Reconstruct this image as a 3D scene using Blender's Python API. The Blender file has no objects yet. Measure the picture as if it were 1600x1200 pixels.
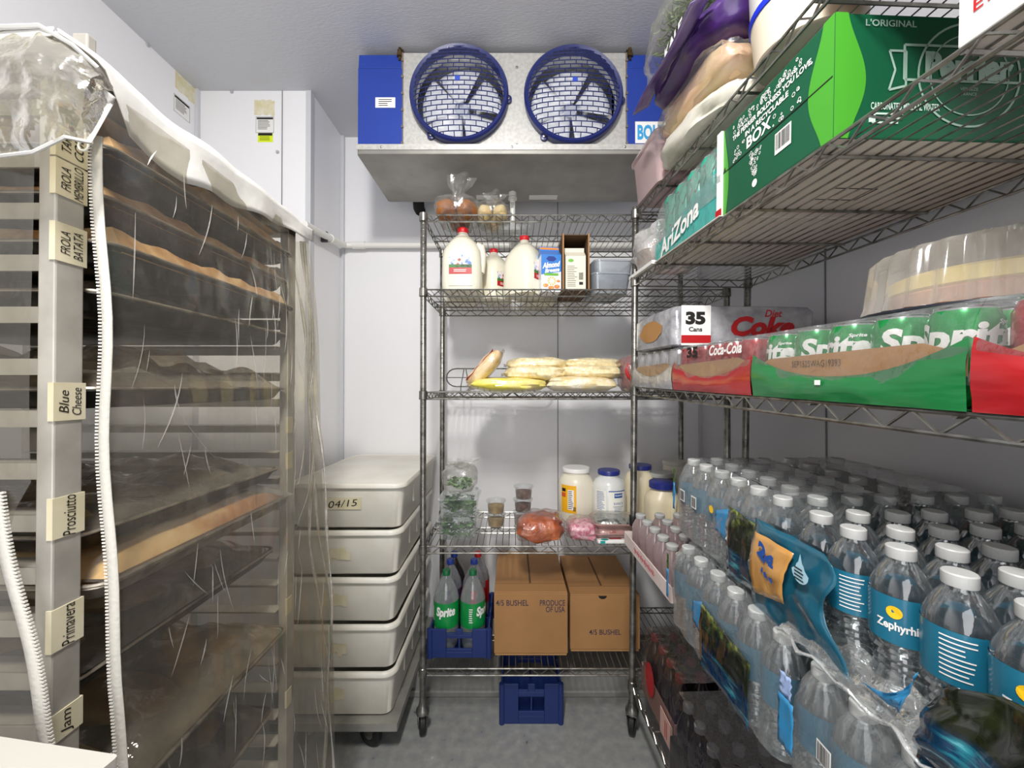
import bpy, math, random
from mathutils import Vector, Matrix, noise
sc = bpy.context.scene
COL = sc.collection
PI = math.pi
EYE = 1.40          # camera height
F = 610.0           # focal length in pixels of the 1600 px frame
# ------------------------------------------------------------------ camera, world, lights, exposure
cam_d = bpy.data.cameras.new('camera'); cam = bpy.data.objects.new('camera', cam_d); COL.objects.link(cam)
cam_d.sensor_width = 36; cam_d.lens = 36*F/1600; cam_d.clip_start = .02
cam.location = (0, 0, EYE); cam.rotation_euler = (math.radians(90.47), 0, 0)
sc.camera = cam
sc.view_settings.view_transform = 'Standard'; sc.view_settings.look = 'None'
sc.view_settings.gamma = 1; sc.view_settings.exposure = 0.6
sc.cycles.transparent_max_bounces = 40; sc.cycles.max_bounces = 10
sc.cycles.diffuse_bounces = 5; sc.cycles.glossy_bounces = 4; sc.cycles.transmission_bounces = 8
sc.cycles.use_denoising = True
w = bpy.data.worlds.new('world'); sc.world = w; w.use_nodes = True
w.node_tree.nodes['Background'].inputs[0].default_value = (.8, .85, 1, 1)
w.node_tree.nodes['Background'].inputs[1].default_value = .2
def area(name, loc, tgt, sx, sy, power, col=(1, 1, 1)):
    l = bpy.data.lights.new(name, 'AREA'); l.shape = 'RECTANGLE'; l.size = sx; l.size_y = sy; l.energy = power; l.color = col
    o = bpy.data.objects.new(name, l); COL.objects.link(o); o.location = loc
    o.rotation_euler = (Vector(tgt)-Vector(loc)).to_track_quat('-Z', 'Y').to_euler()
    return o
# the room's own ceiling lamp (out of frame, above and a little behind the camera) and an added fill light behind it, no real source
area('ceiling_lamp_light', (-.16, -.12, EYE+1.28), (-.05, .9, 1.0), .16, .34, 29, (1, .975, .94))
area('fill_light', (-.1, -.95, 1.25), (0, 2, 1.15), 1.1, 1.9, 11, (.97, .98, 1))

# ------------------------------------------------------------------ helpers
def P(px, py, D): return Vector(((px-799)/F*D, D, EYE+(605-py)/F*D))
def hexc(h):
    h = h.lstrip('#'); v = [int(h[i:i+2], 16)/255 for i in (0, 2, 4)]
    return tuple((x/12.92 if x <= .04045 else ((x+.055)/1.055)**2.4) for x in v)+(1,)
def col4(c): return hexc(c) if isinstance(c, str) else (tuple(c)+(1,) if len(c) == 3 else tuple(c))
MATS = {}
def _new(name):
    m = bpy.data.materials.new(name); m.use_nodes = True; nt = m.node_tree; nt.nodes.clear()
    out = nt.nodes.new('ShaderNodeOutputMaterial'); MATS[name] = m
    return m, nt, out
def _noise(nt, scale, detail=3, stretch=None, coord='Object'):
    tc = nt.nodes.new('ShaderNodeTexCoord'); n = nt.nodes.new('ShaderNodeTexNoise')
    n.inputs['Scale'].default_value = scale; n.inputs['Detail'].default_value = detail
    if stretch:
        mp = nt.nodes.new('ShaderNodeMapping'); mp.inputs['Scale'].default_value = stretch
        nt.links.new(tc.outputs[coord], mp.inputs[0]); nt.links.new(mp.outputs[0], n.inputs[0])
    else: nt.links.new(tc.outputs[coord], n.inputs[0])
    return n
def _ramp(nt, src, stops):
    r = nt.nodes.new('ShaderNodeValToRGB'); e = r.color_ramp.elements
    e[0].position, e[0].color = stops[0][0], col4(stops[0][1]); e[1].position, e[1].color = stops[-1][0], col4(stops[-1][1])
    for p_, c_ in stops[1:-1]: x = e.new(p_); x.color = col4(c_)
    nt.links.new(src, r.inputs[0]); return r
def mat(name, c, rough=.5, metal=0, c2=None, ns=8, lo=.4, hi=.65, bump=0, bs=60, stretch=None, coat=0, sss=0, spec=.5, bdist=.002, stops=None, trans=0):
    if name in MATS: return MATS[name]
    m, nt, out = _new(name); b = nt.nodes.new('ShaderNodeBsdfPrincipled'); nt.links.new(b.outputs[0], out.inputs[0])
    b.inputs['Base Color'].default_value = col4(c); b.inputs['Roughness'].default_value = rough; b.inputs['Metallic'].default_value = metal
    b.inputs['Coat Weight'].default_value = coat; b.inputs['Coat Roughness'].default_value = .12
    b.inputs['Specular IOR Level'].default_value = spec
    if sss: b.inputs['Subsurface Weight'].default_value = sss; b.inputs['Subsurface Scale'].default_value = .01
    if c2 or stops:
        n = _noise(nt, ns, 4, stretch); r = _ramp(nt, n.outputs[0], stops or [(lo, c), (hi, c2)])
        nt.links.new(r.outputs[0], b.inputs['Base Color'])
    if bump:
        n2 = _noise(nt, bs, 3, stretch); bp = nt.nodes.new('ShaderNodeBump'); bp.inputs['Strength'].default_value = bump; bp.inputs['Distance'].default_value = bdist
        nt.links.new(n2.outputs[0], bp.inputs['Height']); nt.links.new(bp.outputs[0], b.inputs['Normal'])
    return m
def film(name, tint='#ffffff', haze='#d8d8d8', alpha=.15, rim=.5, rough=.12, bump=.5, bs=25, amp=.15, stretch=None, bdist=.01, gl=.35, sp=1.0):
    """thin clear plastic: mostly transparent, with a hazy glossy surface"""
    if name in MATS: return MATS[name]
    m, nt, out = _new(name)
    t = nt.nodes.new('ShaderNodeBsdfTransparent'); t.inputs[0].default_value = col4(tint)
    b = nt.nodes.new('ShaderNodeBsdfPrincipled'); b.inputs['Base Color'].default_value = col4(haze); b.inputs['Roughness'].default_value = rough
    b.inputs['Specular IOR Level'].default_value = sp
    g = nt.nodes.new('ShaderNodeBsdfGlossy'); g.inputs['Roughness'].default_value = rough; g.inputs[0].default_value = (1, 1, 1, 1)
    lw = nt.nodes.new('ShaderNodeLayerWeight'); lw.inputs[0].default_value = .35
    n = _noise(nt, bs*.6, 4, stretch)
    n2 = _noise(nt, bs, 4, stretch); bp = nt.nodes.new('ShaderNodeBump'); bp.inputs['Strength'].default_value = bump; bp.inputs['Distance'].default_value = bdist
    nt.links.new(n2.outputs[0], bp.inputs['Height'])
    for s in (b, g, lw): nt.links.new(bp.outputs[0], s.inputs['Normal'])
    ma = nt.nodes.new('ShaderNodeMath'); ma.operation = 'MULTIPLY_ADD'; ma.inputs[1].default_value = amp*2; ma.inputs[2].default_value = alpha-amp
    nt.links.new(n.outputs[0], ma.inputs[0])
    mb = nt.nodes.new('ShaderNodeMath'); mb.operation = 'MULTIPLY_ADD'; mb.inputs[1].default_value = rim; mb.use_clamp = True
    nt.links.new(lw.outputs['Facing'], mb.inputs[0]); nt.links.new(ma.outputs[0], mb.inputs[2])
    mx = nt.nodes.new('ShaderNodeMixShader'); nt.links.new(mb.outputs[0], mx.inputs[0]); nt.links.new(t.outputs[0], mx.inputs[1]); nt.links.new(b.outputs[0], mx.inputs[2])
    mf = nt.nodes.new('ShaderNodeMath'); mf.operation = 'MULTIPLY_ADD'; mf.inputs[1].default_value = gl; mf.inputs[2].default_value = gl*.12; nt.links.new(lw.outputs['Fresnel'], mf.inputs[0])
    mx2 = nt.nodes.new('ShaderNodeMixShader'); nt.links.new(mf.outputs[0], mx2.inputs[0]); nt.links.new(mx.outputs[0], mx2.inputs[1]); nt.links.new(g.outputs[0], mx2.inputs[2])
    nt.links.new(mx2.outputs[0], out.inputs[0])
    return m

class MB:
    def __init__(s): s.v = []; s.f = []; s.m = []; s.mi = 0
    def _add(s, vs, fs):
        o = len(s.v); s.v += [tuple(p) for p in vs]; s.f += [tuple(i+o for i in f) for f in fs]; s.m += [s.mi]*len(fs); return s
    def box(s, c, d, M=None):
        cx, cy, cz = c; x, y, z = d[0]/2, d[1]/2, d[2]/2
        vs = [Vector((cx+i*x, cy+j*y, cz+k*z)) for i in (-1, 1) for j in (-1, 1) for k in (-1, 1)]
        if M: vs = [M @ p for p in vs]
        return s._add(vs, [(0, 1, 3, 2), (4, 6, 7, 5), (0, 4, 5, 1), (2, 3, 7, 6), (0, 2, 6, 4), (1, 5, 7, 3)])
    def b2(s, lo, hi): return s.box([(a+b)/2 for a, b in zip(lo, hi)], [abs(b-a) for a, b in zip(lo, hi)])
    def tube(s, pts, r, n=6, caps=True, closed=False):
        pts = [Vector(p) for p in pts]; N = len(pts); rs = r if isinstance(r, (list, tuple)) else [r]*N
        vs = []; up = None
        for i, p in enumerate(pts):
            a = pts[(i-1) % N] if (closed or i > 0) else p; b = pts[(i+1) % N] if (closed or i < N-1) else p
            d = (b-a)
            if d.length < 1e-9: d = Vector((0, 0, 1))
            d.normalize()
            if up is None: up = Vector((0, 0, 1)) if abs(d.z) < .9 else Vector((1, 0, 0))
            x = d.cross(up)
            if x.length < 1e-4: x = d.cross(Vector((0, 1, 0)))
            x.normalize(); y = x.cross(d).normalized(); up = y
            for k in range(n):
                a_ = 2*PI*k/n; vs.append(p+x*math.cos(a_)*rs[i]+y*math.sin(a_)*rs[i])
        fs = []
        for i in range(N if closed else N-1):
            j = (i+1) % N
            for k in range(n): k2 = (k+1) % n; fs.append((i*n+k, i*n+k2, j*n+k2, j*n+k))
        if caps and not closed: fs.append(tuple(range(n-1, -1, -1))); fs.append(tuple((N-1)*n+k for k in range(n)))
        return s._add(vs, fs)
    def lathe(s, prof, n=20, c=(0, 0, 0), M=None, caps=True, fr=None):
        vs = []; fs = []
        for r, z in prof:
            for k in range(n):
                a = 2*PI*k/n; rr = r*(fr(a, z) if fr else 1); p = Vector((c[0]+rr*math.cos(a), c[1]+rr*math.sin(a), c[2]+z)); vs.append(M @ p if M else p)
        for i in range(len(prof)-1):
            for k in range(n): k2 = (k+1) % n; fs.append((i*n+k, i*n+k2, (i+1)*n+k2, (i+1)*n+k))
        if caps: fs.append(tuple(range(n-1, -1, -1))); fs.append(tuple((len(prof)-1)*n+k for k in range(n)))
        return s._add(vs, fs)
    def rr(s, levels, n=4, c=(0, 0), capb=True, capt=True, M=None):
        """loft of rounded rectangles; levels = (z, w, d, r[, ox, oy])"""
        vs = []; fs = []; K = 4*(n+1)
        for lv in levels:
            z, ww, d, r = lv[:4]; ox, oy = (lv[4], lv[5]) if len(lv) > 4 else (0, 0)
            r = min(r, ww/2-1e-5, d/2-1e-5)
            for q, (sx, sy) in enumerate(((1, 1), (-1, 1), (-1, -1), (1, -1))):
                for k in range(n+1):
                    a = PI/2*(q+k/n); p = Vector((c[0]+ox+sx*(ww/2-r)+r*math.cos(a), c[1]+oy+sy*(d/2-r)+r*math.sin(a), z)); vs.append(M @ p if M else p)
        for i in range(len(levels)-1):
            for k in range(K): k2 = (k+1) % K; fs.append((i*K+k, i*K+k2, (i+1)*K+k2, (i+1)*K+k))
        if capb: fs.append(tuple(range(K-1, -1, -1)))
        if capt: fs.append(tuple((len(levels)-1)*K+k for k in range(K)))
        return s._add(vs, fs)
    def grid(s, fn, nu, nv):
        vs = [fn(i/nu, j/nv) for j in range(nv+1) for i in range(nu+1)]
        fs = [(j*(nu+1)+i, j*(nu+1)+i+1, (j+1)*(nu+1)+i+1, (j+1)*(nu+1)+i) for j in range(nv) for i in range(nu)]
        return s._add(vs, fs)
    def poly(s, pts, thick=None):
        """flat polygon, optionally extruded by vector thick"""
        n = len(pts); pts = [Vector(p) for p in pts]
        if thick is None: return s._add(pts, [tuple(range(n))])
        t = Vector(thick); return s._add(pts+[p+t for p in pts], [tuple(range(n))[::-1], tuple(range(n, 2*n))]+[(i, (i+1) % n, n+(i+1) % n, n+i) for i in range(n)])
    def blob(s, size, seed=0, amp=.1, fs=3, nu=24, nv=14, e=.6, c=(0, 0, 0), flat=.0):
        """superellipsoid cushion with noise; rests on its base at z=0"""
        vs = []; a, b, h = size[0]/2, size[1]/2, size[2]/2
        def se(x, p): return math.copysign(abs(x)**p, x)
        for j in range(nv+1):
            ph = -PI/2+PI*j/nv
            for i in range(nu):
                th = 2*PI*i/nu; x = se(math.cos(ph), e)*se(math.cos(th), e); y = se(math.cos(ph), e)*se(math.sin(th), e); z = se(math.sin(ph), .8)
                d = 1+amp*noise.noise(Vector((x*fs+seed, y*fs, z*fs)))
                zz = (z*d+1)*h; zz = max(zz, 0)
                vs.append((c[0]+a*x*d, c[1]+b*y*d, c[2]+zz))
        fs_ = [(j*nu+i, j*nu+(i+1) % nu, (j+1)*nu+(i+1) % nu, (j+1)*nu+i) for j in range(nv) for i in range(nu)]
        return s._add(vs, fs_)
    def build(s, name, mats, parent=None, smooth=True, M=None, bevel=0, bseg=2, solid=0, angle=40):
        me = bpy.data.meshes.new(name); me.from_pydata(s.v, [], s.f); me.validate(); me.update()
        if not isinstance(mats, (list, tuple)): mats = [mats]
        for m_ in mats: me.materials.append(m_)
        if len(mats) > 1 and len(me.polygons) == len(s.m): me.polygons.foreach_set('material_index', s.m)
        if smooth:
            me.polygons.foreach_set('use_smooth', [True]*len(me.polygons)); me.set_sharp_from_angle(angle=math.radians(angle))
        o = bpy.data.objects.new(name, me); COL.objects.link(o)
        if parent is not None: o.parent = parent
        if M is not None: o.matrix_basis = M
        if solid: md = o.modifiers.new('solid', 'SOLIDIFY'); md.thickness = solid; md.offset = 0
        if bevel: md = o.modifiers.new('bevel', 'BEVEL'); md.width = bevel; md.segments = bseg; md.limit_method = 'ANGLE'
        return o
def T(x, y, z, rz=0, rx=0, ry=0): return Matrix.Translation((x, y, z)) @ Matrix.Rotation(rz, 4, 'Z') @ Matrix.Rotation(rx, 4, 'X') @ Matrix.Rotation(ry, 4, 'Y')
def tag(o, label, cat, group=None, kind=None):
    o['label'] = label; o['category'] = cat
    if group: o['group'] = group
    if kind: o['kind'] = kind
    return o
def thing(name, label, cat, M=None, group=None):
    o = bpy.data.objects.new(name, None); COL.objects.link(o); o.empty_display_size = .02
    if M is not None: o.matrix_basis = M
    return tag(o, label, cat, group)
KIDS = {}
def kids(o): return [c for c in o.children]
def copy_tree(o, M=None, label=None, group=None, parent=None):
    c = o.copy(); COL.objects.link(c)
    if parent is not None: c.parent = parent
    if M is not None: c.matrix_basis = M
    if label: c['label'] = label
    if group: c['group'] = group
    for ch in o.children: copy_tree(ch, parent=c)
    return c
_tc = {}
def textmesh(s, bold=0.0, shear=0.0, sp=1.0):
    k = (s, bold, shear, sp)
    if k in _tc: return _tc[k]
    cu = bpy.data.curves.new('t', 'FONT'); cu.body = s; cu.size = 1; cu.offset = bold; cu.shear = shear; cu.space_character = sp; cu.resolution_u = 3
    o = bpy.data.objects.new('t', cu); COL.objects.link(o); bpy.context.view_layer.update()
    me = bpy.data.meshes.new_from_object(o.evaluated_get(bpy.context.evaluated_depsgraph_get()))
    vs = [v.co.copy() for v in me.vertices]; fs = [tuple(p.vertices) for p in me.polygons]
    bpy.data.objects.remove(o); bpy.data.curves.remove(cu); bpy.data.meshes.remove(me)
    x0 = min(v.x for v in vs); x1 = max(v.x for v in vs); y0 = min(v.y for v in vs); y1 = max(v.y for v in vs)
    vs = [((v.x-(x0+x1)/2), (v.y-(y0+y1)/2)) for v in vs]
    _tc[k] = (vs, fs, x1-x0, y1-y0); return _tc[k]
_cc = {}
def cut_strips(key, vs, fs, tw, n):
    k = (key, n)
    if k in _cc: return _cc[k]
    import bmesh
    bm = bmesh.new(); bv = [bm.verts.new((x, y, 0)) for x, y in vs]
    for f in fs:
        try: bm.faces.new([bv[i] for i in f])
        except ValueError: pass
    for i in range(1, n): bmesh.ops.bisect_plane(bm, geom=bm.verts[:]+bm.edges[:]+bm.faces[:], plane_co=(-tw/2+tw*i/n, 0, 0), plane_no=(1, 0, 0))
    bm.verts.index_update(); r = ([(v.co.x, v.co.y) for v in bm.verts], [tuple(v.index for v in f.verts) for f in bm.faces]); bm.free()
    _cc[k] = r; return r
def txt(mb, s, w_, h_, fn, bold=0.0, shear=0.0, sp=1.0):
    """text stretched to w_ x h_ and mapped by fn(x, y)"""
    vs, fs, tw, th = textmesh(s, bold, shear, sp)
    if getattr(fn, 'curved', False): vs, fs = cut_strips(s+str((bold, shear, sp)), vs, fs, tw, max(4, min(26, int(w_/.004))))
    mb._add([fn(x*w_/tw, y*h_/th) for x, y in vs], fs); return mb
def plane(o, r, u, off=.0006):
    o, r, u = Vector(o), Vector(r).normalized(), Vector(u).normalized(); n = r.cross(u)*off
    return lambda x, y: o+r*x+u*y+n
def cyl(R, z0, a0=0, c=(0, 0), off=.0006):
    """text on a cylinder; a0 = direction it faces (0 = -Y)"""
    f = lambda x, y: Vector((c[0]+(R+off)*math.sin(x/R+a0), c[1]-(R+off)*math.cos(x/R+a0), z0+y))
    f.curved = True; return f
def arc_band(mb, R, z0, z1, a0, a1, n=16, off=.0004, c=(0, 0)):
    return mb.grid(lambda u, v: Vector((c[0]+(R+off)*math.sin(a0+(a1-a0)*u), c[1]-(R+off)*math.cos(a0+(a1-a0)*u), z0+(z1-z0)*v)), n, 1)
def bars(mb, fn, w_, h_, seed=1, n=22):
    random.seed(seed); x = -w_/2
    while x < w_/2:
        b = random.choice((1, 1, 2, 3))*w_/70; x2 = min(x+b, w_/2)
        mb._add([fn(x, -h_/2), fn(x2, -h_/2), fn(x2, h_/2), fn(x, h_/2)], [(0, 1, 2, 3)]); x = x2+random.choice((1, 1, 2))*w_/70
def rect(mb, fn, w_, h_, cx=0, cy=0):
    if h_ < w_:
        mb.grid(lambda u, v: fn(cx-w_/2+w_*u, cy-h_/2+h_*v), 6, 1); return
    mb._add([fn(cx-w_/2, cy-h_/2), fn(cx+w_/2, cy-h_/2), fn(cx+w_/2, cy+h_/2), fn(cx-w_/2, cy+h_/2)], [(0, 1, 2, 3)])
def finelines(mb, fn, w_, n, pitch, lh=None, seed=0):
    random.seed(seed)
    for i in range(n): k = random.uniform(.65, 1); rect(mb, fn, w_*k, lh or pitch*.4, -w_*(1-k)/2, (n/2-i-.5)*pitch)

# ------------------------------------------------------------------ materials
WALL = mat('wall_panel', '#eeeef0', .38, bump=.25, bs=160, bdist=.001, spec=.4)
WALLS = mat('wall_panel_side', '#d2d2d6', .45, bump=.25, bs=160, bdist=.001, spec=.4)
CEIL = mat('ceiling_panel', '#cbccd1', .5, bump=.5, bs=60, stretch=(1, 5, 1), bdist=.002)
FLOOR = mat('floor_epoxy', '#8d8e8c', .35, ns=28, bump=.25, bs=18, bdist=.002, stops=[(.27, '#5d5c58'), (.31, '#86878a'), (.5, '#8f908e'), (.7, '#9a9b98'), (.76, '#b5b5b0')])
SEAM = mat('seam', '#77777c', .6)
TRIM = mat('trim_white', '#cbccd0', .4)
WIRE = mat('chrome_wire', '#9c9a93', .28, .85, c2='#6c6a63', ns=30)
POST = mat('chrome_post', '#97958f', .3, .85, c2='#66645f', ns=25)
GALV = mat('galvanised', '#c4c3bf', .42, .35, c2='#b6b5b1', ns=70, lo=.4, hi=.6, bump=.1, bs=80)
PANM = mat('galvanised_pan', '#a5a39d', .45, .5, c2='#8e8c87', ns=6, lo=.35, hi=.7)
BLUE = mat('blue_paint', '#23419f', .35, c2='#213c94', ns=2)
NAVY = mat('navy_plastic', '#1d2763', .35)
ALU = mat('rack_aluminium', '#bdb9b0', .42, .35, c2='#97938b', ns=14, lo=.35, hi=.75, bump=.12, bs=70)
BURNT = mat('burnt_pan', '#151413', .38, .2, c2='#5d5145', ns=22, lo=.5, hi=.75, bump=.4, bs=60)
PANEDGE = mat('pan_rim', '#a59d90', .35, .6, c2='#4a4036', ns=26, lo=.45, hi=.7, bump=.2, bs=60)
PANIN = mat('pan_inside', '#9c9386', .4, .3, c2='#5d5347', ns=9, lo=.4, hi=.7)
TUB = mat('tub_plastic', '#e3e0d6', .42, c2='#d9d5c8', ns=7, bump=.06, bs=30)
TAPE = mat('masking_tape', '#c8bf9f', .6, c2='#d3cbb2', ns=14)
INK = mat('ink', '#15120f', .7)
BLACK = mat('black_rubber', '#161616', .5)
DKGREY = mat('dark_grey', '#3c3c3d', .5)
WHITE = mat('white_plastic', '#ecebe6', .35)
PAPER = mat('white_paper', '#ecebe8', .6)
CARD = mat('cardboard', '#a5794b', .75, c2='#9c7246', ns=5, bump=.08, bs=60)
CARDL = mat('cardboard_light', '#b38856', .75, c2='#ab8152', ns=4, bump=.08, bs=60)
CARDG = mat('cardboard_underside', '#d2cbc1', .8, c2='#bfb7ac', ns=3)
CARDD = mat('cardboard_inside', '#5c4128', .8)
RED = mat('red_print', '#b41a20', .4)
GREEN = mat('green_print', '#178a45', .35)
YEL = mat('yellow_print', '#f2c11d', .4)
NBLUE = mat('blue_print', '#1f4f9e', .4)
SKYB = mat('light_blue_print', '#3aa1d8', .35)
TEAL = mat('teal_print', '#22a19b', .4)
CLEAR = film('clear_rigid_plastic', '#fafcfc', '#e2e6e8', .05, .4, .06, .05, 8, .02)
CLEARBAG = film('clear_bag', '#f6f6f4', '#dcdad6', .04, .22, .08, .9, 34, .05, bdist=.006)
def cover_mat(): return film('cover_vinyl', '#ebe8e0', '#a9a59c', .10, .08, .12, .3, 12, .09, stretch=(1, 1, .6), bdist=.012, gl=.07, sp=.4)
# ------------------------------------------------------------------ the room
XL, XR, YB, YF, ZC = -1.476, 1.045, 2.16, -1.25, EYE+1.39
def struct(name, mb, m, **k):
    o = mb.build(name, m, smooth=False, **k); o['kind'] = 'structure'; return o
struct('floor', MB().b2((XL-.1, YF-.1, -.1), (XR+.1, YB+.1, 0)), FLOOR)
struct('ceiling', MB().b2((XL-.1, YF-.1, ZC), (XR+.1, YB+.1, ZC+.1)), CEIL)
struct('wall_back', MB().b2((XL-.1, YB, 0), (XR+.1, YB+.1, ZC)), WALL)
struct('wall_left', MB().b2((XL-.1, YF, 0), (XL, YB, ZC)), WALL)
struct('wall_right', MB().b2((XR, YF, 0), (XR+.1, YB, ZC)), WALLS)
struct('wall_front', MB().b2((XL, YF-.1, 0), (XR, YF, ZC)), WALL)
XP, YP = -.945, 1.82
struct('wall_pillar', MB().b2((XL, YP, 0), (XP, YB, ZC)), WALL)
t = MB().b2((XL, YB-.23, 0), (XR, YB, .035)); t.b2((XP, 1.79, 0), (XR, 1.9, .10)); t.b2((XP, 1.77, 0), (XR, 1.8, .03))
struct('baseboard_back', t, mat('curb_grey', '#84837f', .5, c2='#757470', ns=9), bevel=.006)
# panel seams, corner covers
struct('trim_1', MB().b2((.2515, YB-.003, .035), (.2555, YB, ZC)), SEAM)
struct('trim_2', MB().b2((XR-.003, 1.295, 0), (XR, 1.30, ZC)), SEAM)
struct('trim_3', MB().b2((-1.078, YP-.003, 0), (-1.075, YP, ZC)), SEAM)
struct('trim_4', MB().b2((XP-.001, YB-.018, 0), (XP+.018, YB, ZC)), TRIM)
struct('trim_5', MB().b2((XP-.02, YP-.004, 0), (XP+.004, YP+.03, ZC)), TRIM)
struct('trim_6', MB().b2((XL, YP-.016, 0), (XL+.016, YP, ZC)), TRIM)
struct('trim_7', MB().b2((XR-.016, YB-.016, 0), (XR, YB, ZC)), TRIM)
# ------------------------------------------------------------------ wall notices
def flat_on(name, M, parts_, label, cat, group=None):
    t_ = thing(name, label, cat, M, group)
    for n_, mb, m_ in parts_: mb.build(n_, m_, t_, smooth=False)
    return t_
XY = lambda x, y, o=.0: Vector((x, -o, y))
def pf(off=.001): return lambda x, y: Vector((x, -off, y))
def notice(M, label, yellow=False):
    k = .085
    a = MB(); a.box((0, -.0005, 0), (k, .001, .075))
    b = MB(); rect(b, pf(.0015), k*.9, .009, 0, .03); finelines(b, pf(.0015), k*.78, 7, .0065, .0022, 3)
    for sx in (-1, 1): rect(b, pf(.0014), .0012, .075, sx*k*.49)
    for sy in (-1, 1): rect(b, pf(.0014), k, .0012, 0, sy*.037)
    ps = [('backing', a, PAPER), ('lettering', b, INK)]
    if yellow:
        c = MB(); c.box((.002, -.0005, -.06), (k*.82, .001, .042)); d = MB(); rect(d, pf(.0015), k*.78, .012, .002, -.045); finelines(d, lambda x, y: Vector((x+.002, -.0015, y-.064)), k*.6, 3, .007, .002, 5)
        ps += [('date_sticker', c, mat('fluoro_yellow', '#dcee1c', .5)), ('sticker_lettering', d, INK)]
    return flat_on('inspection_notice', M, ps, label, 'notice')
p = P(411, 193, YP); notice(T(p.x, YP, p.z), 'small white printed notice with yellow sticker on the white pillar front', True)
def patch(M, label, w_, h_):
    random.seed(int(w_*1000)); a = MB()
    for i in range(6): x = -w_/2+w_*(i+.5)/6; a.box((x, -.0005, random.uniform(-.004, .004)), (w_/6*.98, .001, h_))
    return tag(a.build('tape_residue', mat('old_tape', '#d8cfa6', .7, c2='#e3dfca', ns=30), smooth=False, M=M), label, 'tape')
p = P(410, 166, YP); patch(T(p.x, YP, p.z), 'yellowed tape residue above the notice on the pillar front', .095, .07)
p = Vector((XL, 1.40*1.0, 0))
def lw(px, py):
    D = XL*F/(px-799); return Vector((XL, D, EYE+(605-py)/F*D))
p = lw(280, 167); notice(T(XL, p.y, p.z, PI/2), 'small white printed notice on the left side wall near the corner')
p = lw(285, 135); patch(T(XL, p.y, p.z, PI/2), 'yellowed tape residue above the notice on the left side wall', .105, .075)
for px, py, side in ((225, 66, 'l'), (359, 141, 'p'), (431, 236, 'p')):
    q = lw(px, py) if side == 'l' else P(px, py, YP)
    M = T(q.x, q.y, q.z, 0, PI/2) if side == 'p' else T(q.x, q.y, q.z, 0, 0, PI/2)
    s = MB().lathe([(.0, .006), (.006, .006), (.008, .003), (.008, 0)], 12); o = s.build('panel_screw', mat('screw_white', '#b4b4b8', .4), M=M)
    tag(o, {225: 'white panel screw on the left wall close to the ceiling', 359: 'white panel screw at the top of the pillar front', 431: 'white panel screw beside the pillar seam below the notice'}[px], 'screw')
# ------------------------------------------------------------------ pipes
zp = EYE+.775
t = thing('drain_pipe', 'white horizontal pipe with couplings running along the back wall and around the pillar', 'pipe', T(0, 0, 0))
MB().tube([(-.36, 2.125, zp), (-.78, 2.125, zp), (-.87, 2.125, zp), (-.905, 2.11, zp-.005), (-.915, 2.06, zp-.012), (-.918, 1.72, zp-.055)], .0165, 12).build('pipe_run', WHITE, t)
MB().tube([(-.80, 2.125, zp), (-.87, 2.125, zp)], .021, 12).build('coupling', WHITE, t)
MB().tube([(-.9155, 2.03, zp-.016), (-.9165, 1.96, zp-.025)], .021, 12).build('coupling', WHITE, t)
MB().tube([(-.36, 2.125, zp), (.7, 2.125, zp)], .0165, 12).build('pipe_run', WHITE, t)
MB().box((-.93, 1.93, zp-.03), (.03, .012, .05)).build('pipe_clip', DKGREY, t)
t = thing('condensate_pipe', 'white vertical drain pipe dropping from the cooler pan behind the shelving', 'pipe', T(0, 0, 0))
pz = EYE+.955; MB().tube([(.003, 1.86, pz), (.003, 1.86, pz-.16), (.003, 1.9, pz-.19), (.003, 2.05, pz-.21), (.003, 2.125, zp+.0)], .0125, 12).build('pipe_run', WHITE, t)
MB().tube([(.003, 1.86, pz+.0), (.003, 1.86, pz-.045)], .0185, 14).tube([(.003, 1.86, pz-.05), (.003, 1.86, pz-.058)], .021, 14).build('coupling', WHITE, t)
b = MB(); finelines(b, cyl(.0125, pz-.09, 0, (.003, 1.86)), .016, 4, .007, .003); b.build('pipe_print', INK, t, smooth=False)
o = MB().tube([(-.52, 2.15, EYE+1.13), (-.50, 2.07, EYE+1.13), (-.49, 2.0, EYE+1.08), (-.49, 2.03, EYE+1.0), (-.51, 2.13, EYE+.98), (-.51, 2.158, EYE+.98)], .03, 12).build('insulated_pipe', mat('black_foam', '#161312', .9, bump=.6, bs=60))
tag(o, 'black foam insulated refrigerant pipe bending under the cooler on the back wall', 'pipe')
# ------------------------------------------------------------------ unit cooler
YE = 1.585
U = thing('unit_cooler', 'blue and galvanised twin fan cooling unit hung below the ceiling', 'cooler', T(0, 0, 0))
def cz(py): return EYE+(605-py)/385
def cx(px): return (px-799)/385
z0, z1 = cz(236), cz(79)
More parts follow.
